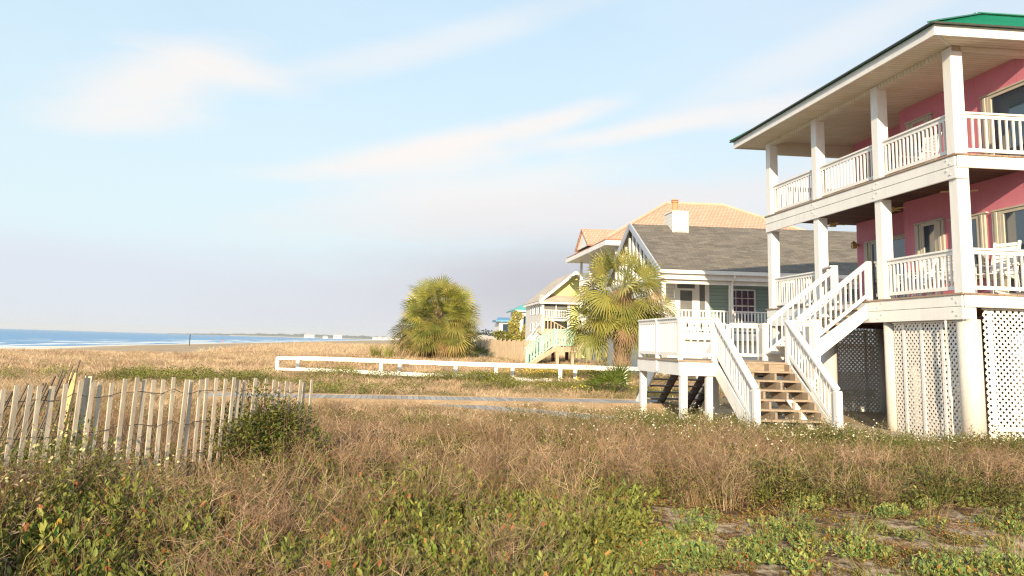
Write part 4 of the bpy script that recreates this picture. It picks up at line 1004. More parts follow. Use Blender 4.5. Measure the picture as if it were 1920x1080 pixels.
def leafy_clump(n=12, h=.28, rad=.22, lc=(GREEN, GREEN2), L=.040, per=17, dead=.03):
    """broad-leaved seaside forb: stems carrying whorls of spoon leaves, the mound higher in the middle"""
    mb = NM()
    for i in range(n):
        a = random.uniform(0, 6.283); r = rad * math.sqrt(random.random()); b = Vector((r * math.cos(a) * .6, r * math.sin(a) * .6, -.02))
        top = Vector((r * math.cos(a) * 1.15, r * math.sin(a) * 1.15, h * (1 - .55 * (r / rad) ** 2) * random.uniform(.75, 1.15)))
        strip(mb, (b, b.lerp(top, .5) + ZZ * .02, top), .006, .004, jit((.16, .15, .05)))
        for k in range(per):
            q = .35 + .65 * (k + random.random()) / per; s = b.lerp(top, q); d = rdir(.0, .75)
            if q > .7: d = (d + ZZ * .9).normalized()
            c = jit((.42, .30, .06) if random.random() < dead * .6 else RUST if random.random() < dead else random.choice(lc), .28)
            l = L * random.uniform(.6, 1.15); leaf(mb, s, d, rdir(.3, 1), l, l * random.uniform(.34, .48), c, .12)
    return mb
def flower_clump(n=14, h=.5, rad=.3, fcol=(.80, .78, .70), lc=(OLIVE, GREEN), nf=6, fr=.010):
    mb = weed_clump(n, h, rad, ((.20, .17, .06), OLIVE, (.17, .19, .05)), .0045, 3, 16, random.choice(lc))
    for i in range(nf):
        a = random.uniform(0, 6.283); r = rad * 1.1 * math.sqrt(random.random()); c = Vector((r * math.cos(a), r * math.sin(a), h * random.uniform(.8, 1.12)))
        o = len(mb.v); k = 6; nrm = (rdir(.3, 1) + Vector((0, -.5, .2))).normalized(); s = nrm.cross(ZZ).normalized(); t_ = s.cross(nrm); q = fr * random.uniform(.7, 1.3)
        mb.v.append(tuple(c + nrm * .004)); mb.c.append((.75, .6, .2, 1))
        for j in range(k): mb.v.append(tuple(c + (s * math.cos(j * 6.283 / k) + t_ * math.sin(j * 6.283 / k)) * q)); mb.c.append((*fcol, 1))
        for j in range(k): mb.f.append((o, o + 1 + j, o + 1 + (j + 1) % k)); mb.m.append(0)
        strip(mb, (c - ZZ * .14, c), .003, .002, jit(OLIVE))
    return mb
def vine_clump(h=.55, rad=.35, lc=((.13, .17, .03), (.20, .22, .04), (.09, .13, .03)), n=190, L=.042):
    mb = NM()
    for i in range(12):
        a = random.uniform(0, 6.283); b = Vector((0, 0, 0)); e = Vector((math.cos(a) * rad, math.sin(a) * rad, h * random.uniform(.3, 1)))
        strip(mb, (b, b.lerp(e, .5) + ZZ * .1, e), .006, .003, jit((.14, .09, .05)))
    for i in range(n):
        d = rdir(-.1, 1); q = random.uniform(.45, 1) ** .6; s = Vector((d.x * rad * q, d.y * rad * q, max(.02, d.z * h * q)))
        l = L * random.uniform(.6, 1.2); leaf(mb, s, (d + rdir(-.6, .6) * .8), (d + rdir(-.5, 1)), l, l * .45, jit(random.choice(lc), .25))
    return mb
def litter_clump(n=30, rad=.25):
    mb = NM()
    for i in range(n):
        a = random.uniform(0, 6.283); b = Vector((random.gauss(0, rad * .6), random.gauss(0, rad * .6), random.uniform(.004, .03))); l = random.uniform(.03, .13)
        strip(mb, (b, b + Vector((math.cos(a) * l, math.sin(a) * l, random.uniform(-.005, .035)))), .005, .003, jit(random.choice((BROWN, STRAW, MAUVE, (.2, .11, .06)))))
    return mb

SRC = {}
def source(kind, mats, *makers):
    c = bpy.data.collections.new('source_' + kind)          # never linked to the scene: only instanced
    for i, mk in enumerate(makers):
        mb = mk() if callable(mk) else mk
        me = bpy.data.meshes.new(kind); me.from_pydata(mb.v, [], mb.f); me.materials.append(M[mats])
        at = me.color_attributes.new('Col', 'FLOAT_COLOR', 'POINT'); at.data.foreach_set('color', np.asarray(mb.c, np.float32).ravel())
        o = bpy.data.objects.new('%s_%02d' % (kind, i), me); c.objects.link(o)
    SRC[kind] = c; return c
def scatter(name, kind, pts, scl, label, cat, tilt=.12, stuff=True, stretch=None):
    """one object: points that carry a clump each (geometry nodes instances)"""
    n = len(pts); me = bpy.data.meshes.new(name); me.from_pydata([tuple(q) for q in pts], [], [])
    a1 = me.attributes.new('rot', 'FLOAT_VECTOR', 'POINT'); rot = np.stack([rng.normal(0, tilt, n), rng.normal(0, tilt, n), rng.uniform(0, 6.283, n)], 1).astype(np.float32)
    a1.data.foreach_set('vector', rot.ravel())
    a2 = me.attributes.new('scl', 'FLOAT_VECTOR', 'POINT'); s = np.repeat(np.asarray(scl, np.float32)[:, None], 3, 1)
    if stretch is not None: s[:, 2] *= stretch
    a2.data.foreach_set('vector', s.ravel())
    a3 = me.attributes.new('idx', 'INT', 'POINT'); a3.data.foreach_set('value', rng.integers(0, 1000, n).astype(np.int32))
    o = bpy.data.objects.new(name, me); COL.objects.link(o)
    ng = bpy.data.node_groups.new(name, 'GeometryNodeTree')
    ng.interface.new_socket('Geometry', in_out='INPUT', socket_type='NodeSocketGeometry'); ng.interface.new_socket('Geometry', in_out='OUTPUT', socket_type='NodeSocketGeometry')
    gi = ng.nodes.new('NodeGroupInput'); go_ = ng.nodes.new('NodeGroupOutput'); ip = ng.nodes.new('GeometryNodeInstanceOnPoints')
    ci = ng.nodes.new('GeometryNodeCollectionInfo'); ci.inputs[0].default_value = SRC[kind]; ci.inputs[1].default_value = True; ci.inputs[2].default_value = True
    def att(nm, ty):
        q = ng.nodes.new('GeometryNodeInputNamedAttribute'); q.data_type = ty; q.inputs[0].default_value = nm; return q.outputs[0]
    L = ng.links.new
    L(gi.outputs[0], ip.inputs['Points']); L(ci.outputs[0], ip.inputs['Instance']); ip.inputs['Pick Instance'].default_value = True
    L(att('idx', 'INT'), ip.inputs['Instance Index'])
    er = ng.nodes.new('FunctionNodeEulerToRotation'); L(att('rot', 'FLOAT_VECTOR'), er.inputs[0]); L(er.outputs[0], ip.inputs['Rotation'])
    L(att('scl', 'FLOAT_VECTOR'), ip.inputs['Scale']); L(ip.outputs[0], go_.inputs[0])
    md = o.modifiers.new('scatter', 'NODES'); md.node_group = ng
    tag(o, label, cat, kind='stuff'); return o
def sample(n, dens, ymin, ymax, xr=None, half=.74, power=1.0):
    """random ground points in the visible wedge, thinned by a density function of (x, y)"""
    y = ymin + (ymax - ymin) * rng.random(n) ** power
    y = np.sqrt(rng.random(n) * (ymax ** 2 - ymin ** 2) + ymin ** 2) if power == 1.0 else y
    x = rng.uniform(-half, half, n) * y + rng.uniform(-1, 1, n)
    k = rng.random(n) < np.clip(dens(x, y), 0, 1)
    x, y = x[k], y[k]; return np.stack([x, y, hgt(x, y)], 1)
# footprints where nothing grows
def free(x, y):
    ok = np.ones_like(x)
    def strip_(ax, ay, bx, by, w):
        dx_, dy_ = bx - ax, by - ay; L2 = dx_ * dx_ + dy_ * dy_
        t_ = np.clip(((x - ax) * dx_ + (y - ay) * dy_) / L2, 0, 1); d = np.hypot(x - ax - t_ * dx_, y - ay - t_ * dy_); return d > w
    ok *= strip_(-6.0, 19.95, 4.4, 21.65, .6) * strip_(4.3, 16.2, 1.4, 17.9, .66) * strip_(1.4, 17.9, -1.9, 20.2, .66)
    u_ = (x - C0.x) * U.x + (y - C0.y) * U.y; v_ = (x - C0.x) * U.y - (y - C0.y) * U.x
    ok *= ~((u_ > .1) & (v_ > -.3) & (u_ < 12)); ok *= ~((u_ > -1.0) & (u_ < 5.2) & (v_ > -2.6) & (v_ < 0)); ok *= ~((u_ > -.6) & (u_ < 2.4) & (v_ > -4.4) & (v_ < -2.2))
    ok *= ~((u_ > 1.6) & (u_ < 8) & (v_ > -5.2) & (v_ < -1.5) )
    ok *= ~((y > 33.8) & (x > 5.4)); ok *= ~((y > 49) & (x > 4)); return ok
def bl(x, y, cx, cy, rx, ry): return np.exp(-(((x - cx) / rx) ** 2 + ((y - cy) / ry) ** 2))
patch = lambda x, y, w, k, lo=-.2, hi=.35: sst(vnoise(x, y, w, k), lo, hi)

source('dry_weed', 'straw', *[(lambda h=h: weed_clump(30, h, .17)) for h in (.45, .55, .6, .68, .75)])
source('weed_leafy', 'straw', *[(lambda: weed_clump(22, .5, .2, (BROWN, MAUVE, (.2, .16, .06)), .005, 3, 8)) for _ in range(4)])
source('dune_grass', 'straw', *[(lambda: grass_clump(48, .5, .26, (TAN, STRAW, (.58, .44, .28), (.40, .27, .17)), .010, .6)) for _ in range(5)])
source('far_grass', 'straw', *[(lambda: grass_clump(46, .5, .5, (TAN, (.60, .46, .30), STRAW, (.52, .36, .24)), .019, .6)) for _ in range(5)])
source('far_rust', 'straw', *[(lambda: grass_clump(46, .5, .5, ((.42, .275, .18), (.46, .32, .21), (.36, .24, .15), (.33, .27, .12)), .019, .6)) for _ in range(4)])
source('fine_grass', 'straw', *[(lambda: grass_clump(40, .42, .13, (STRAW, BROWN, (.34, .26, .10)), .0045, .45)) for _ in range(4)])
source('green_grass', 'leaf', *[(lambda: grass_clump(30, .3, .12, (GREEN2, (.20, .26, .06), OLIVE), .006, .6)) for _ in range(3)])
source('leafy', 'leaf', *[(lambda h=h: leafy_clump(13, h, .23)) for h in (.22, .27, .3, .33)])
source('leafy_bright', 'leaf', *[(lambda h=h: leafy_clump(15, h, .22, ((.21, .265, .048), (.26, .30, .065), (.17, .215, .04)), .05, 13, .02)) for h in (.16, .2, .24)])
source('grey_succulent', 'leaf', *[(lambda: leafy_clump(16, .17, .2, (GREYG, (.17, .24, .075), (.22, .28, .09)), .055, 11, .04)) for _ in range(3)])
source('low_red', 'leaf', *[(lambda: leafy_clump(12, .055, .2, ((.19, .17, .05), (.16, .19, .04), (.24, .13, .06)), .03, 10, .2)) for _ in range(3)])
source('white_flower', 'leaf', *[(lambda: flower_clump()) for _ in range(4)])
source('yellow_flower', 'leaf', *[(lambda: flower_clump(16, .42, .35, (.85, .58, .03), (GREEN2, OLIVE), 15, .02)) for _ in range(3)])
source('vine', 'leaf', *[(lambda: vine_clump()) for _ in range(4)])
source('olive_mound', 'leaf', *[(lambda: vine_clump(.4, .5, ((.15, .155, .04), (.20, .195, .055), (.11, .12, .03), (.09, .10, .03)), 260, .042)) for _ in range(3)])
source('litter', 'straw', *[(lambda: litter_clump()) for _ in range(4)])
source('seed_head', 'leaf', *[(lambda: flower_clump(6, .62, .14, (.50, .50, .27), ((.3, .26, .14), STRAW), 9, .012)) for _ in range(3)])

def rs_(n, lo=.7, hi=1.25): return rng.uniform(lo, hi, n)
def hfade(q, lo=.36):
    """plants stay lower beside the boardwalk and in front of the rail"""
    y = q[:, 1]; return (1 - .6 * sst(q[:, 0], 3.2, 5.0) * sst(y, 10.4, 12.4)) * (1 - .4 * bl(q[:, 0], y, 7.5, 13.6, 1.8, 1.3)) * np.interp(y, [3, 7, 9, 12.2, 14.2, 20, 23, 30, 36, 40, 60], [.75, .85, 1, 1, lo, lo, .5, .4, .35, .55, .5])
far = lambda x, y: free(x, y) * (.4 + .6 * patch(x, y, 9, 3)) * (1 - .7 * sst(x, 0, 7) * (1 - sst(y, 24, 34))) * sst(y, 21, 26)
q = sample(46000, lambda x, y: far(x, y) * (.55 + .45 * sst(y, 29, 36)), 21, 74)
scatter('dune_grass', 'far_grass', q, rs_(len(q), .5, 1.1), 'tan dry grass covering the dune behind the fences', 'grass', .15, stretch=hfade(q) * .85)
q = sample(26000, lambda x, y: (x + 86 + .1425 * y > 66) * (.5 + .5 * patch(x, y, 17, 4)) * (1 - sst(x, -6, 0)), 74, 190, half=.45)
scatter('distant_grass', 'far_grass', q, rs_(len(q), 1.2, 2.2), 'pale dry grass on the farther dunes toward the beach', 'grass', .15, stretch=.45)
q = sample(26000, lambda x, y: far(x, y) * np.clip(patch(x, y, 13, 2, -.1, .4) + .5 * (1 - sst(y, 30, 36)), 0, 1), 21, 74)
scatter('rust_grass', 'far_rust', q, rs_(len(q), .55, 1.25), 'drifts of rusty brown grass across the dune', 'grass', .15, stretch=hfade(q) * .9)
q = sample(13000, lambda x, y: free(x, y) * (.4 + .6 * patch(x, y, 5, 9)) * (1 - sst(y, 27, 33)) * (1 - .9 * sandy(x, y)) * np.where(y < 14, .45, 1), 9.5, 32)
scatter('dry_grass', 'dune_grass', q, rs_(len(q), .6, 1.1), 'straw coloured grass between the sand fence and white rail', 'grass', .15, stretch=hfade(q, .5))
q = sample(30000, lambda x, y: free(x, y) * np.clip(.8 * patch(x, y, 4.5, 14, -.05, .45) * np.interp(y, [13, 15, 28, 34, 60], [0, .8, 1, .35, .12]) * (1 - .6 * sst(-x, 6, 14)) + .8 * (bl(x, y, -7.2, 33.6, 1.0, .8) + 1.2 * bl(x, y, -1.8, 31.7, 2.7, .8) + .6 * bl(x, y, -4.5, 22.8, 1.5, .8)), 0, 1), 12, 62)
scatter('scrub', 'olive_mound', q, rs_(len(q), .4, .85), 'low olive scrub mounds scattered through the dune grass', 'scrub', .1, stretch=np.interp(q[:, 1], [12, 20, 24, 36], [.6, .6, .9, .9]))
source('green_mound', 'leaf', *[(lambda: vine_clump(.5, .6, ((.19, .20, .045), (.24, .235, .06), (.15, .16, .04)), 420, .06)) for _ in range(3)])
q = sample(9000, lambda x, y: np.clip(.9 * bl(x, y, -1.9, 31.6, 2.4, .5) + .9 * bl(x, y, -7.3, 33.5, .8, .5) + .5 * bl(x, y, -4.2, 23.2, 1.2, .6) + .35 * bl(x, y, -11, 27, 3, 1.5) + .3 * bl(x, y, 1.5, 28, 2.5, 1.2), 0, 1) * .8, 20, 36)
scatter('green_scrub', 'green_mound', q, rs_(len(q), .7, 1.25), 'green scrub mounds hiding the lower board of the white rail fence', 'scrub', .1, stretch=.9)
# brown weeds
dn = lambda x, y: free(x, y) * (1 - sst(sandy(x, y), .1, .6)) * (.4 + .6 * patch(x, y, 3.2, 5)) * np.clip(np.where(y < 8.8, .25, 1) + .75 * bl(x, y, -2.1, 6.3, 1.0, 1.1) + .5 * bl(x, y, -2.9, 4.9, .9, .7) + .35 * patch(x, y, 1.1, 29, .1, .5) * (y < 9) + .7 * bl(x, y, -.2, 6.2, .5, .6), 0, 1) * (1 - .6 * sst(y, 13.2, 15)) * (1 - sst(y, 18, 21)) * (1 - .6 * bl(x, y, 4.6, 9.9, 2.3, .8)) * (.45 + .55 * patch(x, y, 1.4, 19, -.3, .2))
q = sample(11000, dn, 2.6, 21)
scatter('dry_weeds', 'dry_weed', q, rs_(len(q), .6, 1.1), 'brown dry weed stems filling the middle of the field', 'weeds', .16, stretch=hfade(q))
q = sample(9000, lambda x, y: dn(x, y) * (.4 + .6 * patch(x, y, 4, 21)), 2.6, 20)
scatter('leafy_weeds', 'weed_leafy', q, rs_(len(q), .6, 1.1), 'brown weeds with small olive leaves', 'weeds', .16, stretch=hfade(q, .6))
q = sample(6000, lambda x, y: free(x, y) * (1 - sst(sandy(x, y), .1, .6) * .97) * (.1 + .6 * patch(x, y, 2.2, 11)), 2.6, 14)
scatter('fine_grass', 'fine_grass', q, rs_(len(q), .6, 1.2), 'fine straw grass among the weeds', 'grass', .2, stretch=hfade(q))
# green ground cover in the left and middle foreground
gd_ = lambda x, y: free(x, y) * np.clip((1 - sst(y + .12 * np.abs(x + 1), 7.9, 9.6)) * (1 - sst(x - .12 * y, -.3, .5)) * (.12 + .88 * patch(x, y, 1.25, 17, -.3, .2)) * (1 - .95 * bl(x, y, -1.75, 5.9, .35, .4)) * (1 - .7 * bl(x, y, -2.1, 6.4, .9, .8)), 0, 1)
q = sample(5600, gd_, 2.4, 9.6)
scatter('ground_cover', 'leafy', q, rs_(len(q), .6, 1.35), 'green broad leaved seaside plants carpeting the foreground', 'ground cover', .15)
q = sample(9000, lambda x, y: np.clip(1.1 * bl(x, y, .35, 7.4, .55, .75) + bl(x, y, -.1, 5.6, .8, .6) + .8 * bl(x, y, .2, 8.9, .9, .5) + .6 * bl(x, y, -1.2, 9.0, .9, .5) - 1.2 * bl(x, y, .95, 6.4, .45, .55), 0, 1) * (.3 + .7 * patch(x, y, .9, 41, -.4, .1)), 2.8, 10)
scatter('bright_ground_cover', 'leafy_bright', q, rs_(len(q), .6, 1.2), 'bright yellow-green low leafy carpet beside the bare sand', 'ground cover', .15)
q = sample(3600, lambda x, y: free(x, y) * patch(x, y, 1.3, 23, .0, .5) * sst(y, 3, 5) * (1 - .8 * sandy(x, y)), 3, 16)
scatter('green_grass', 'green_grass', q, rs_(len(q), .6, 1.2), 'green grass tufts mixed through the weeds', 'grass', .15)
q = sample(7000, lambda x, y: free(x, y) * np.clip((1 - sandy(x, y)) * (.8 * patch(x, y, 2.1, 33, -.3, .3) + .9 * bl(x, y, 4.6, 9.9, 2.3, .8)) * sst(y, 8, 9.5) * (1 - sst(y, 13, 15)), 0, 1), 8, 15)
scatter('weed_undergrowth', 'olive_mound', q, rs_(len(q), .45, 1.1), 'olive green undergrowth between the brown weed stems', 'undergrowth', .1)
# right foreground on sand
q = sample(3400, lambda x, y: np.clip(sandy(x, y) * (.10 + .75 * patch(x, y, .8, 27, -.15, .35)), 0, 1), 3.5, 9.5)
scatter('low_creeper', 'low_red', q, rs_(len(q), .4, .95), 'low reddish green creeping plants on the sand', 'ground cover', .1)
q = sample(1700, lambda x, y: np.clip(sandy(x, y) * patch(x, y, .8, 37, .1, .5), 0, 1), 4.5, 9.5)
scatter('sand_rosettes', 'grey_succulent', q, rs_(len(q), .4, .8), 'little grey-green rosettes dotted over the sand', 'ground cover', .1)
q = sample(1500, lambda x, y: np.clip(.8 * sandy(x, y) * patch(x, y, .7, 31, -.1, .4) + .2 * (1 - sandy(x, y)), 0, 1), 4, 10)
scatter('straw_litter', 'litter', q, rs_(len(q), .6, 1.3), 'dry straw litter lying on the sand', 'litter', .05)
# flowers
q = sample(4200, lambda x, y: free(x, y) * np.clip(1.6 * bl(x, y, 3.9, 14.9, 1.7, 1.3) + .6 * bl(x, y, 2.2, 11.5, 2.5, 1.6) + .7 * bl(x, y, 7.0, 12.6, 3.5, 1.5) + .5 * bl(x, y, 1.0, 15, 1.4, 1) - .15, 0, 1) * (1 - .95 * bl(x, y, 7.7, 14.4, 1.7, 1.5)), 8.5, 18)
scatter('white_wildflowers', 'white_flower', q, rs_(len(q), .7, 1.25), 'olive weeds dotted with tiny white flowers below the stairs', 'wildflowers', .15)
q = sample(5200, lambda x, y: np.clip((.8 * bl(x, y, 3.0, 37, 2.6, 2.2) + bl(x, y, 3.6, 27.5, 1.6, 1.6) * .6 + .5 * bl(x, y, 1.5, 33.5, 2.5, 1.2)) * (y < 33.5 + 9), 0, 1), 24, 42)
scatter('yellow_wildflowers', 'yellow_flower', q, rs_(len(q), .7, 1.2), 'yellow wildflower bed around the foot of the palm', 'wildflowers', .1)
q = sample(700, lambda x, y: np.clip(bl(x, y, 3.8, 23.6, 1.4, .9) + bl(x, y, 5.2, 24.4, 1.2, .8), 0, 1), 21, 27)
scatter('lawn_tufts', 'green_grass', q, rs_(len(q), .7, 1.3), 'fresh green grass in front of the landing', 'grass', .1)
# vines on the sand fences
q = [F0 + fd * t_ + fs * random.uniform(-.25, .2) for t_ in np.concatenate([rng.uniform(0, .3, 8), rng.uniform(.72, 1.02, 26)])] + [G0 + gd * t_ + Vector((random.uniform(-.3, .1), random.uniform(-.2, .2), 0)) for t_ in rng.uniform(0, 1, 24)]
q = np.array([(v.x, v.y, H1(v.x, v.y) + .1) for v in q])
q = np.concatenate([q, [(-4.98 + a_, 8.7 + b__, H1(-5, 8.7) + c_) for a_, b__, c_ in ((-.1, 0, .05), (.12, .05, .1), (0, -.1, .35), (-.05, .1, .45), (.1, -.05, .5), (-.35, -.2, .2), (.4, 0, .1))]])
scatter('fence_vine', 'vine', q, np.concatenate([rs_(len(q) - 7, .6, 1.05), rs_(7, .7, .95)]), 'green creeping vines tangled along the sand fence', 'vine', .2)
q = sample(700, lambda x, y: np.clip(bl(x, y, -3.2, 5.0, .4, .5) + .3 * bl(x, y, -2.6, 5.9, .4, .4), 0, 1), 3.5, 6.5)
scatter('pale_seed_heads', 'seed_head', q, rs_(len(q), .75, 1.05), 'pale cream flower heads on dry stalks before the sand fence', 'wildflowers', .15)

# ------------------------------------------------------------------ single plants
def clump_thing(name, lab, cat, x, y, makers, spots, group=None, mats='leaf', z=0):
    """a plant that stands out: several clumps joined in one crown mesh"""
    e = empty(name, (x, y, H1(x, y)), lab, cat, group); mb = NM()
    for dx_, dy_, dz_, s in spots:
        c = random.choice(makers)(); a_ = random.uniform(0, 6.283); cs, sn = math.cos(a_), math.sin(a_); o = len(mb.v)
        gz = H1(x + dx_, y + dy_)
        mb.v += [((v[0] * cs - v[1] * sn) * s + x + dx_, (v[0] * sn + v[1] * cs) * s + y + dy_, v[2] * s + gz + dz_) for v in c.v]
        mb.f += [tuple(i + o for i in f_) for f_ in c.f]; mb.m += c.m; mb.c += c.c
    mb.build('foliage', M[mats], e); return e
def st_(mb_e, pts, r, m='bark'):
    mb = MB(); mb.tube(pts, r, 6); mb.build('stem', M[m], mb_e)
b_ = clump_thing('bush', 'bushy green vine swallowing the far end of the sand fence', 'bush', -2.45, 7.9, [lambda: vine_clump(.5, .3, ((.14, .17, .03), (.21, .22, .05), (.10, .13, .03)), 230, .05)],
            [(q_ * .18 + random.gauss(0, .07) + .02, q_ * .34 + random.gauss(-.12, .1), random.triangular(.0, .74, .5) * (.75 + .25 * min(1, q_ + 1)), random.uniform(.5, .8)) for q_ in np.random.default_rng(3).uniform(-1.2, 1.25, 48)])
st_(b_, [(-2.45, 7.9, 0), (-2.4, 7.9, .5), (-2.45, 7.9, 1.0)], [.025, .02, .008])
for (x, y, s, lab) in ((-.85, 5.0, 1.2, 'large green leafy clump at the bottom edge left of centre'), (-2.7, 4.9, 1.1, 'dark green leafy clump in the lower left corner beside brown straw'),
                       (-2.05, 6.4, 1.2, 'dense green rounded plant just above a dark hollow, below the sand fence'), (-2.0, 5.4, .9, 'green leafy clump left of the brown straw hollow at the bottom edge'),
                       (1.42, 6.65, 1.3, 'broad blue-green spoon leaved mat beside the small bare sand patch'),
                       (4.35, 6.5, .75, 'dark green mound at the lower right corner'), (1.83, 7.6, .5, 'small bright tuft above the broad spoon leaved mat'), (5.1, 8.0, .8, 'bright leafy tuft at the right picture edge'),
                       (2.4, 7.2, .6, 'small grey-green tuft on open sand, upper of the close pair'), (2.16, 6.7, .7, 'grey-green clump on open sand, lower of the close pair'), (2.75, 7.45, .6, 'grassy grey-green tuft on the sand up from the close pair'),
                       (3.0, 7.0, .8, 'grey-green clump standing alone on the sand toward the right'), (2.35, 6.25, .6, 'little grey-green rosette at the bottom edge of the sand'), (3.5, 6.35, .8, 'long leaved green tuft at the bottom edge right of the rosettes')):
    gg = 'grey' in lab or 'blue' in lab
    mk = [lambda: leafy_clump(16, .13, .2, (GREYG, (.16, .24, .07), (.25, .29, .08)), .042, 13, .05)] if gg or x > 1.2 else [lambda: leafy_clump(18, .3, .25, (GREEN, GREEN2, (.12, .2, .035)), .058, 15, .06)]
    clump_thing('leafy_plant', lab, 'plant', x, y, mk, [(random.gauss(0, .2 * s), random.gauss(0, .16 * s), 0, random.uniform(.7, 1.1)) for _ in range(int(7 * s) if s > .65 else 2)], 'leafy plants in the foreground')

# palms
FG = ((.31, .315, .075), (.38, .36, .09), (.235, .255, .06), (.42, .385, .115), (.28, .29, .07)); DEAD = ((.40, .26, .13), (.33, .22, .13), (.46, .33, .18))
def fan(mb, hub, out, up, r, col, nseg=26, spread=105, droop=.35, tip=None, split=.55):
    out = Vector(out).normalized(); s = out.cross(up).normalized(); nrm = s.cross(out)
    for k in range(nseg):
        th_ = R(-spread + 2 * spread * (k + .5) / nseg); d = out * math.cos(th_) + s * math.sin(th_)
        L = r * (.62 + .38 * math.cos(th_ * .62)) * random.uniform(.9, 1.05); c = jit(col, .10)
        w = 2 * math.pi * (2 * spread / 360) * (L * .5) / nseg * .84; sd = nrm.cross(d).normalized()
        fold = nrm * (.02 if k % 2 else -.02)
        g_ = Vector((0, 0, -1)) * droop * L
        p0 = hub; p1 = hub + d * L * .5 + fold + g_ * .12 + nrm * .05 * L; p2 = hub + d * L * .8 + g_ * .42; p3 = hub + d * L * random.uniform(.9, 1.2) + g_ * random.uniform(.7, 1.15)
        o = len(mb.v); tc_ = jit(tip or (.42, .33, .14), .2)
        mb.v += [tuple(p0), tuple(p1 - sd * w * .5), tuple(p1 + sd * w * .5), tuple(p2 - sd * w * .3), tuple(p2 + sd * w * .3), tuple(p3)]
        mb.c += [c, c, c, c, c, tc_]
        mb.f += [(o, o + 2, o + 1), (o + 1, o + 2, o + 4, o + 3), (o + 3, o + 4, o + 5)]; mb.m += [0, 0, 0]
def crown(mb, top, n, pet, r, emin, emax, deadbelow=-15, nseg=26):
    for i in range(n):
        q = (i + .5) / n; e = R(emax + (emin - emax) * q + random.uniform(-8, 8)); a_ = i * 2.39996 + random.uniform(-.3, .3)
        d = Vector((math.cos(a_) * math.cos(e), math.sin(a_) * math.cos(e), math.sin(e))); b = Vector(top) - ZZ * (.55 * q)
        pl = pet * random.uniform(.8, 1.2); hub = b + d * pl + ZZ * (-.12 * pl); od = (d * .9 - ZZ * (.32 + .25 * q)).normalized()
        dead = math.degrees(e) < deadbelow and random.random() < .55
        col = random.choice(DEAD if dead else FG)
        strip(mb, (b, b.lerp(hub, .5) + ZZ * .06, hub), .05, .03, jit((.30, .30, .07) if not dead else DEAD[0]))
        u_ = Vector((0, 0, 1)) if abs(od.z) < .9 else Vector((math.cos(a_), math.sin(a_), 0))
        u_ = (u_ + rdir(-.5, .5) * .35).normalized()
        fan(mb, hub, od, u_, r * random.uniform(.85, 1.12) * (.85 if dead else 1), col, nseg, random.uniform(85, 125), .3 + .35 * q + (.3 if dead else 0))
def boots(x, y, z0, z1, r):
    mb = MB(); n = 10; mb.tube([(x, y, z0 - .4), (x, y, (z0 + z1) / 2), (x, y, z1)], [r * 1.15, r, r * .9], 14)
    k = int((z1 - z0) / .11)
    for i in range(k):
        for j in range(7):
            a_ = j * 6.283 / 7 + (i % 2) * .45 + random.uniform(-.1, .1); d = Vector((math.cos(a_), math.sin(a_), 0)); s = Vector((-d.y, d.x, 0))
            b = Vector((x, y, z0 + i * .11)) + d * r * .9; e = b + d * .14 + ZZ * .34 + s * random.uniform(-.08, .08)
            mb.beam(b, e, .10, .025, up=d)
    return mb
def dome(mb, c, rad_, n, r, emin, emax=90, axis=None, deadp=.1, nseg=24):
    """fans set over a dome: upper ones stand up and out, lower ones hang with their faces outward"""
    c = Vector(c); z0, z1 = math.sin(R(emin)), math.sin(R(emax))
    for i in range(n):
        z = z0 + (z1 - z0) * (i + random.random()) / n; a_ = i * 2.39996 + random.uniform(-.35, .35); h = math.sqrt(max(0, 1 - z * z))
        d = Vector((h * math.cos(a_), h * math.sin(a_), z)); q = random.uniform(.74, 1.06)
        hub = c + Vector((d.x * rad_[0], d.y * rad_[1], d.z * rad_[2])) * q
        b = Vector(axis or c) + ZZ * (d.z * .35)
        od = Vector((d.x * .75, d.y * .75, z * 1.25 - .42)) + rdir(-1, 1) * .22; od.normalize()
        u_ = d + ZZ * .25 + rdir(-1, 1) * .3
        if u_.cross(od).length < .25: u_ = u_ + Vector((-d.y, d.x, .3))
        dead = z < .15 and random.random() < deadp * (2.2 if z < -.3 else 1); col = random.choice(DEAD if dead else FG)
        mid = b.lerp(hub, .55) + ZZ * .12
        strip(mb, (b, mid, hub), .05, .028, jit((.32, .31, .08) if not dead else DEAD[0]))
        fan(mb, hub, od, u_, r * random.uniform(.8, 1.15) * (.8 if dead else 1), jit(col, .30)[:3], nseg, random.uniform(95, 135), .05 + .16 * (1 - z) + (.3 if dead else 0))
px_, py_ = 4.62, 31.6; zb = H1(px_, py_)
pr = empty('palm_tree', (px_, py_, zb), 'cabbage palm with shaggy booted trunk beside the white landing', 'palm')
boots(px_, py_, zb, 3.9, .25).build('trunk', M['trunk'], pr)
mb = NM(); dome(mb, (px_ - .05, py_, 3.85), (1.4, 1.3, 1.5), 56, .98, -48, 88, (px_, py_, 3.5), .10)
dome(mb, (px_ - 1.4, py_ - .2, 2.6), (.6, .6, .75), 14, 1.0, -60, 45, (px_ - .2, py_, 3.2), .2); dome(mb, (px_ + 1.25, py_, 3.25), (.6, .6, .6), 11, .95, -50, 45, (px_, py_, 3.3), .15); dome(mb, (px_ - .1, py_ - .8, 2.7), (.9, .35, .7), 13, .85, -50, 25, (px_, py_, 3.2), .15); mb.build('crown', M['frond'], pr)
mb = NM()
for i in range(95):
    a_ = random.uniform(0, 6.283); e = random.uniform(.2, 1.1); b = Vector((px_, py_, random.uniform(2.4, 4.0))); d = Vector((math.cos(a_), math.sin(a_), random.uniform(-1.1, .3)))
    strip(mb, (b, b + d * e * .5, b + d * e - ZZ * .25 * e), .035, .008, jit(random.choice(DEAD), .2))
mb.build('dead_fronds', M['frond'], pr)
qx, qy = -4.25, 46.2; zq = H1(qx, qy)
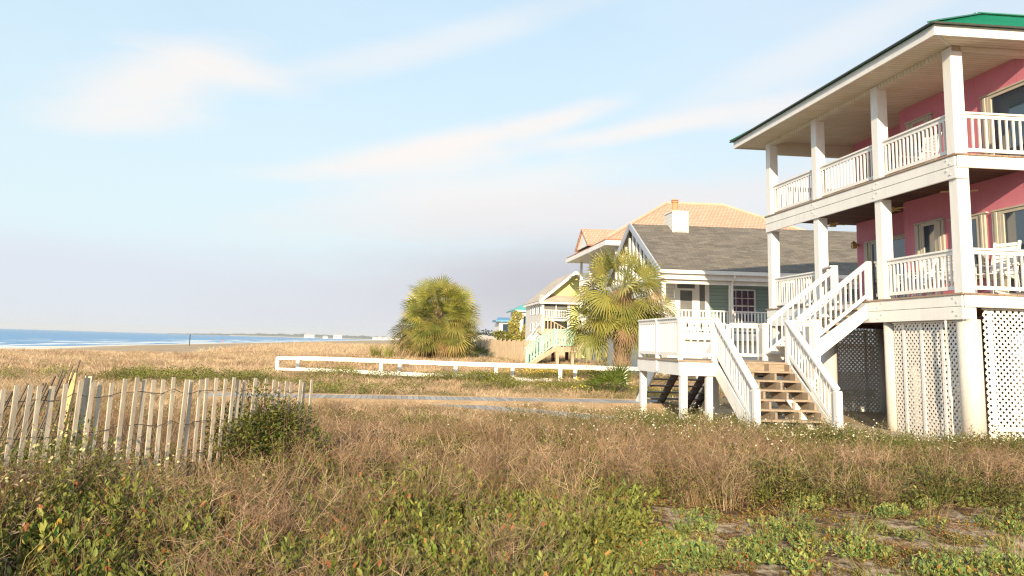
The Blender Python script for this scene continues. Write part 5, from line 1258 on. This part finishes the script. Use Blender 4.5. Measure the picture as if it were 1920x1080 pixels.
pl_ = empty('palm_tree', (qx, qy, zq), 'dome shaped cluster of low fan palms standing alone on the dune', 'palm')
for dx_, h_ in ((0, 3.2), (-1.1, 2.0), (1.0, 2.3)): boots(qx + dx_, qy + abs(dx_) * .3, H1(qx + dx_, qy), zq + h_, .22).build('trunk', M['trunk'], pl_)
mb = NM(); dome(mb, (qx, qy, zq + 1.95), (1.8, 1.7, 2.3), 120, 1.0, -22, 88, (qx, qy, zq + 1.9), .04); dome(mb, (qx, qy, zq + 1.7), (1.2, 1.1, 1.5), 40, .95, -30, 80, (qx, qy, zq + 1.7), .12)
dome(mb, (qx, qy, zq + 1.35), (2.15, 1.9, .95), 46, .95, -35, 30, (qx, qy, zq + 1.4), .12); mb.build('crown', M['frond'], pl_)
mb = NM()
for i in range(300):
    a_ = random.uniform(0, 6.283); rr2 = random.uniform(.2, 2.1); b = Vector((qx + math.cos(a_) * rr2, qy + math.sin(a_) * rr2 * .8, zq + random.uniform(.3, 1.0))); d = Vector((math.cos(a_) * .5, math.sin(a_) * .5, -1))
    strip(mb, (b, b + d * random.uniform(.3, .8)), .09, .03, jit(random.choice(DEAD), .25))
mb.build('dead_fronds', M['frond'], pl_)
# saw palmettos and tufts
def palmetto(x, y, n, r, cols, lab):
    e = empty('palmetto', (x, y, H1(x, y)), lab, 'palmetto', 'low palmettos near the palms'); mb = NM(); z = H1(x, y)
    for i in range(n):
        a_ = i * 2.4; el_ = R(random.uniform(25, 85)); d = Vector((math.cos(a_) * math.cos(el_), math.sin(a_) * math.cos(el_), math.sin(el_))); hub = Vector((x, y, z)) + d * r * .7
        strip(mb, ((x, y, z), hub), .03, .02, jit(cols[0])); fan(mb, hub, d, (ZZ + rdir(-.3, .3) * .3).normalized() if abs(d.z) < .9 else Vector((1, 0, .2)), r * random.uniform(.6, .85), random.choice(cols), 18, 80, .12)
    mb.build('frond', M['frond'], e)
palmetto(3.55, 26.3, 18, .95, ((.15, .21, .035), (.20, .26, .05), (.12, .17, .03)), 'spiky green palmetto in front of the booted palm trunk')
palmetto(-1.9, 47, 14, 1.0, ((.045, .08, .025), (.06, .10, .03), (.04, .07, .02)), 'dark green palmetto at the right foot of the dome palm')
clump_thing('shrub', 'rounded dark green shrub tucked under the right side of the dome palm', 'shrub', -2.9, 45.6, [lambda: vine_clump(.9, .8, ((.07, .10, .02), (.10, .14, .03)), 420, .09)], [(0, 0, 0, 1.1), (.5, .2, .1, .9), (-.4, .1, 0, .8)])
for i, (x, y, lab) in enumerate(((-8.2, 47.5, 'upright light green tuft farther left of the dome palm'), (-7.2, 46.5, 'upright light green tuft just left of the dome palm'))):
    clump_thing('grass_tuft', lab, 'tuft', x, y, [lambda: grass_clump(70, 1.0, .22, (GREEN2, (.28, .30, .08)), .03, .5)], [(0, 0, 0, 1), (.2, .1, 0, .8)])
# trees
def tree(name, lab, x, y, h, rx, cols, n=1400, L=.22, trunk=.12, base=.3, group=None, seed=1, flat=1.):
    z = H1(x, y); e = empty(name, (x, y, z), lab, 'tree', group); mb = MB()
    mb.tube([(x, y, z - .2), (x + .05 * h, y, z + h * .35), (x - .02 * h, y, z + h * .7)], [trunk, trunk * .7, trunk * .3], 8)
    cl = [(Vector((random.uniform(-.72, .72) * rx, random.uniform(-.72, .72) * rx, h * (base + (1 - base) * random.uniform(.12, .95)))), random.uniform(.28, .5) * rx) for _ in range(13)]
    for c, r_ in cl[:6]: mb.tube([(x, y, z + h * .3), Vector((x, y, z)) + c], [trunk * .5, trunk * .12], 5)
    mb.build('trunk', M['bark'], e); m2 = NM()
    for i in range(n):
        c, r_ = random.choice(cl); lim = 1 - .55 * max(0, c.z / h - .55); d = rdir(-.9, 1); s = Vector((x, y, z)) + Vector((c.x * lim, c.y * lim, c.z)) + d * r_ * random.uniform(.5, 1) * flat
        leaf(m2, s, d + rdir(-.8, .5), d + rdir(-.3, 1), L * random.uniform(.6, 1.2), L * .5, jit(random.choice(cols), .3))
    m2.build('crown', M['frond'], e)
tree('round_tree', 'rounded yellow-green tree beside the yellow gabled house', 1.0, 84, 4.7, 1.6, ((.45, .41, .10), (.52, .45, .12), (.36, .34, .08)), 4200, .24, .12, .05)
tree('round_tree', 'low yellow-green shrubby tree left of the rounded tree', -.9, 82, 2.3, 1.0, ((.22, .23, .05), (.27, .27, .06)), 1700, .22, .08, .03)
for i in range(11):
    x = -22 + i * 3.1 + random.uniform(-.8, .8); y = 330 + random.uniform(-25, 25)
    tree('pine_tree', ('tall dark pine rising above the distant treeline' if i == 6 else 'dark pine of the distant treeline between the palm and houses'), x, y, random.uniform(5, 8) if i != 6 else 10, 2.6, ((.045, .065, .04), (.06, .08, .045)), 420, .8, .2, .15, 'pines of the distant treeline')

# ------------------------------------------------------------------ far shore and beach
mb = NM(); n = 150
def hx(t): return -1900 + t * 1750
pr_ = []
for i in range(n + 1):
    t_ = i / n; x = hx(t_); y = 4300 + 500 * math.sin(t_ * 2.) - 900 * t_; hh = (2 + 15 * min(1, t_ * 2.6)) * (1 + .18 * math.sin(i * 1.7) + .15 * math.sin(i * .61 + 1) + random.uniform(-.08, .08)); pr_.append((x, y, hh))
for i, (x, y, hh) in enumerate(pr_):
    for dy_, z in ((0, -3), (6, hh * .55 - 2), (40, hh - 2), (240, hh * .8 - 2), (420, -3)): mb.v.append((x, y + dy_, z)); mb.c.append((.06, .075, .05, 1))
for i in range(n):
    for k in range(4): a_ = i * 5 + k; mb.f.append((a_, a_ + 5, a_ + 6, a_ + 1)); mb.m.append(0)
tag(mb.build('headland', simple('wooded_headland', (.055, .07, .05), .95, .3, .02, bmp=0)), kind='structure')
mb = MB(); P2 = [(x, y - 8) for x, y, h_ in pr_[30:]]
for (x, y), (x2, y2_) in zip(P2, P2[1:]): mb.add([(x, y - 30, -2.2), (x2, y2_ - 30, -2.2), (x2, y2_ + 14, 1.2), (x, y + 14, 1.2)], [(0, 1, 2, 3)])
tag(mb.build('far_beach', simple('pale_far_sand', (.62, .52, .40), .95, .1, .05, bmp=0)), kind='structure')
for i, (x, w, h_, lab) in enumerate(((577, 46, 13, 'white far shore building farthest left on the headland'), (612, 22, 7, 'white far shore building in the middle of the headland'), (632, 38, 15, 'white far shore building with darker roof, tallest on the headland'), (705, 130, 9, 'long low row of pale buildings on the far shore beside the palm'))):
    y = 3550; X_ = (x - 960) / 1440 * y * .993
    Q = Fr(X_, y, 0); q = empty('shore_building', Q.p(0, 0, 0), lab, 'building', 'buildings on the far shore')
    part(Q, 'wall', 'lapwhite', q, (0, 20, 0, w, -2, h_)); slab('roof', M['paleroof'], q, [[Q.p(-1, -1, h_), Q.p(-1, w + 1, h_), Q.p(10, w * .8, h_ + 4), Q.p(10, w * .2, h_ + 4)]], .5)
    wins(Q, q, [(w * (.1 + .2 * j), w * (.2 + .2 * j), h_ * .35, h_ * .75) for j in range(4)], 'front', 0)
mb = MB(); mb.tube([(-45.2, 110, -.5), (-45.2, 110, 1.55)], .06, 8); mb.tube([(-45.2, 110, 1.55), (-45.2, 110, 1.6)], .08, 8); tag(mb.build('marker_post', M['dark']), 'thin black post standing in the dune grass near the sea', 'post')
mb = MB(); mb.tube([(-60.3, 90, -.8), (-60.3, 90, .72)], .04, 8); mb.tube([(-60.3, 90, .72), (-60.3, 90, .76)], .05, 8)
mb = MB()
for x, y in ((-30.2, 136), (-27.0, 134)):
    pass
# beach walker: body one skinned surface with clothes as children
def person(x, y, lab):
    z = H1(x, y); e = empty('person', (x, y, z), lab, 'person')
    V_ = [(0, 0, .95), (0, 0, 1.2), (0, 0, 1.42), (0, 0, 1.52), (0, -.01, 1.65), (-.09, .0, .9), (-.1, .06, .5), (-.1, .16, .08), (-.1, .05, .03), (.09, 0, .9), (.1, -.1, .5), (.1, -.08, .08), (.1, -.2, .03),
          (-.2, 0, 1.4), (-.26, .08, 1.12), (-.24, -.04, .88), (.2, 0, 1.4), (.26, -.08, 1.12), (.24, -.16, .9)]
    E_ = [(0, 1), (1, 2), (2, 3), (3, 4), (0, 5), (5, 6), (6, 7), (7, 8), (0, 9), (9, 10), (10, 11), (11, 12), (2, 13), (13, 14), (14, 15), (2, 16), (16, 17), (17, 18)]
    rd = [.15, .13, .14, .06, .1, .09, .065, .045, .04, .09, .065, .045, .04, .06, .042, .032, .06, .042, .032]
    me = bpy.data.meshes.new('body'); me.from_pydata(V_, E_, []); o = bpy.data.objects.new('body', me); COL.objects.link(o); o.parent = e; WL[o] = WL[e]
    o.modifiers.new('skin', 'SKIN'); sv = me.skin_vertices[0].data if me.skin_vertices else None
    if sv is None:
        me.skin_vertices.new() if hasattr(me.skin_vertices, 'new') else None; sv = me.skin_vertices[0].data if me.skin_vertices else None
    if sv:
        for i, r_ in enumerate(rd): sv[i].radius = (r_, r_)
        sv[0].use_root = True
    s_ = o.modifiers.new('sub', 'SUBSURF'); s_.levels = s_.render_levels = 1
    me.materials.append(simple('warm_skin', (.45, .26, .18), .6, .1, 3))
    zz = [(1.46, .12), (1.35, .175), (1.2, .165), (1.0, .17), (.8, .2)]
    mb = MB(); mb.tube([(x, y, z + a_) for a_, b in zz], [b for a_, b in zz], 14); mb.build('shirt', simple('pink_cloth', (.75, .16, .32), .8, .1, 4), e, smooth=True)
    mb = MB(); mb.tube([(x, y + .01, z + 1.62), (x, y + .01, z + 1.7), (x, y + .01, z + 1.77)], [.105, .108, .05], 12); mb.build('hair', simple('brown_hair', (.06, .035, .02), .7, .2, 9), e, smooth=True)
person(-127, 345, 'tiny distant beach walker in pink clothes at the water edge')

# ------------------------------------------------------------------ sea air
hm = bpy.data.materials.new('sea_air'); hm.use_nodes = True; nt = hm.node_tree; nt.nodes.clear()
ho = nd(nt, 'ShaderNodeOutputMaterial'); pv = nd(nt, 'ShaderNodeVolumePrincipled'); pv.inputs['Color'].default_value = (.86, .90, .95, 1); pv.inputs['Density'].default_value = .00013; pv.inputs['Anisotropy'].default_value = .0
nt.links.new(pv.outputs[0], ho.inputs['Volume'])
mb = MB(); mb.box((0, 0, 22), (19000, 19000, 62)); hz_ = mb.build('haze', hm); tag(hz_, kind='stuff')
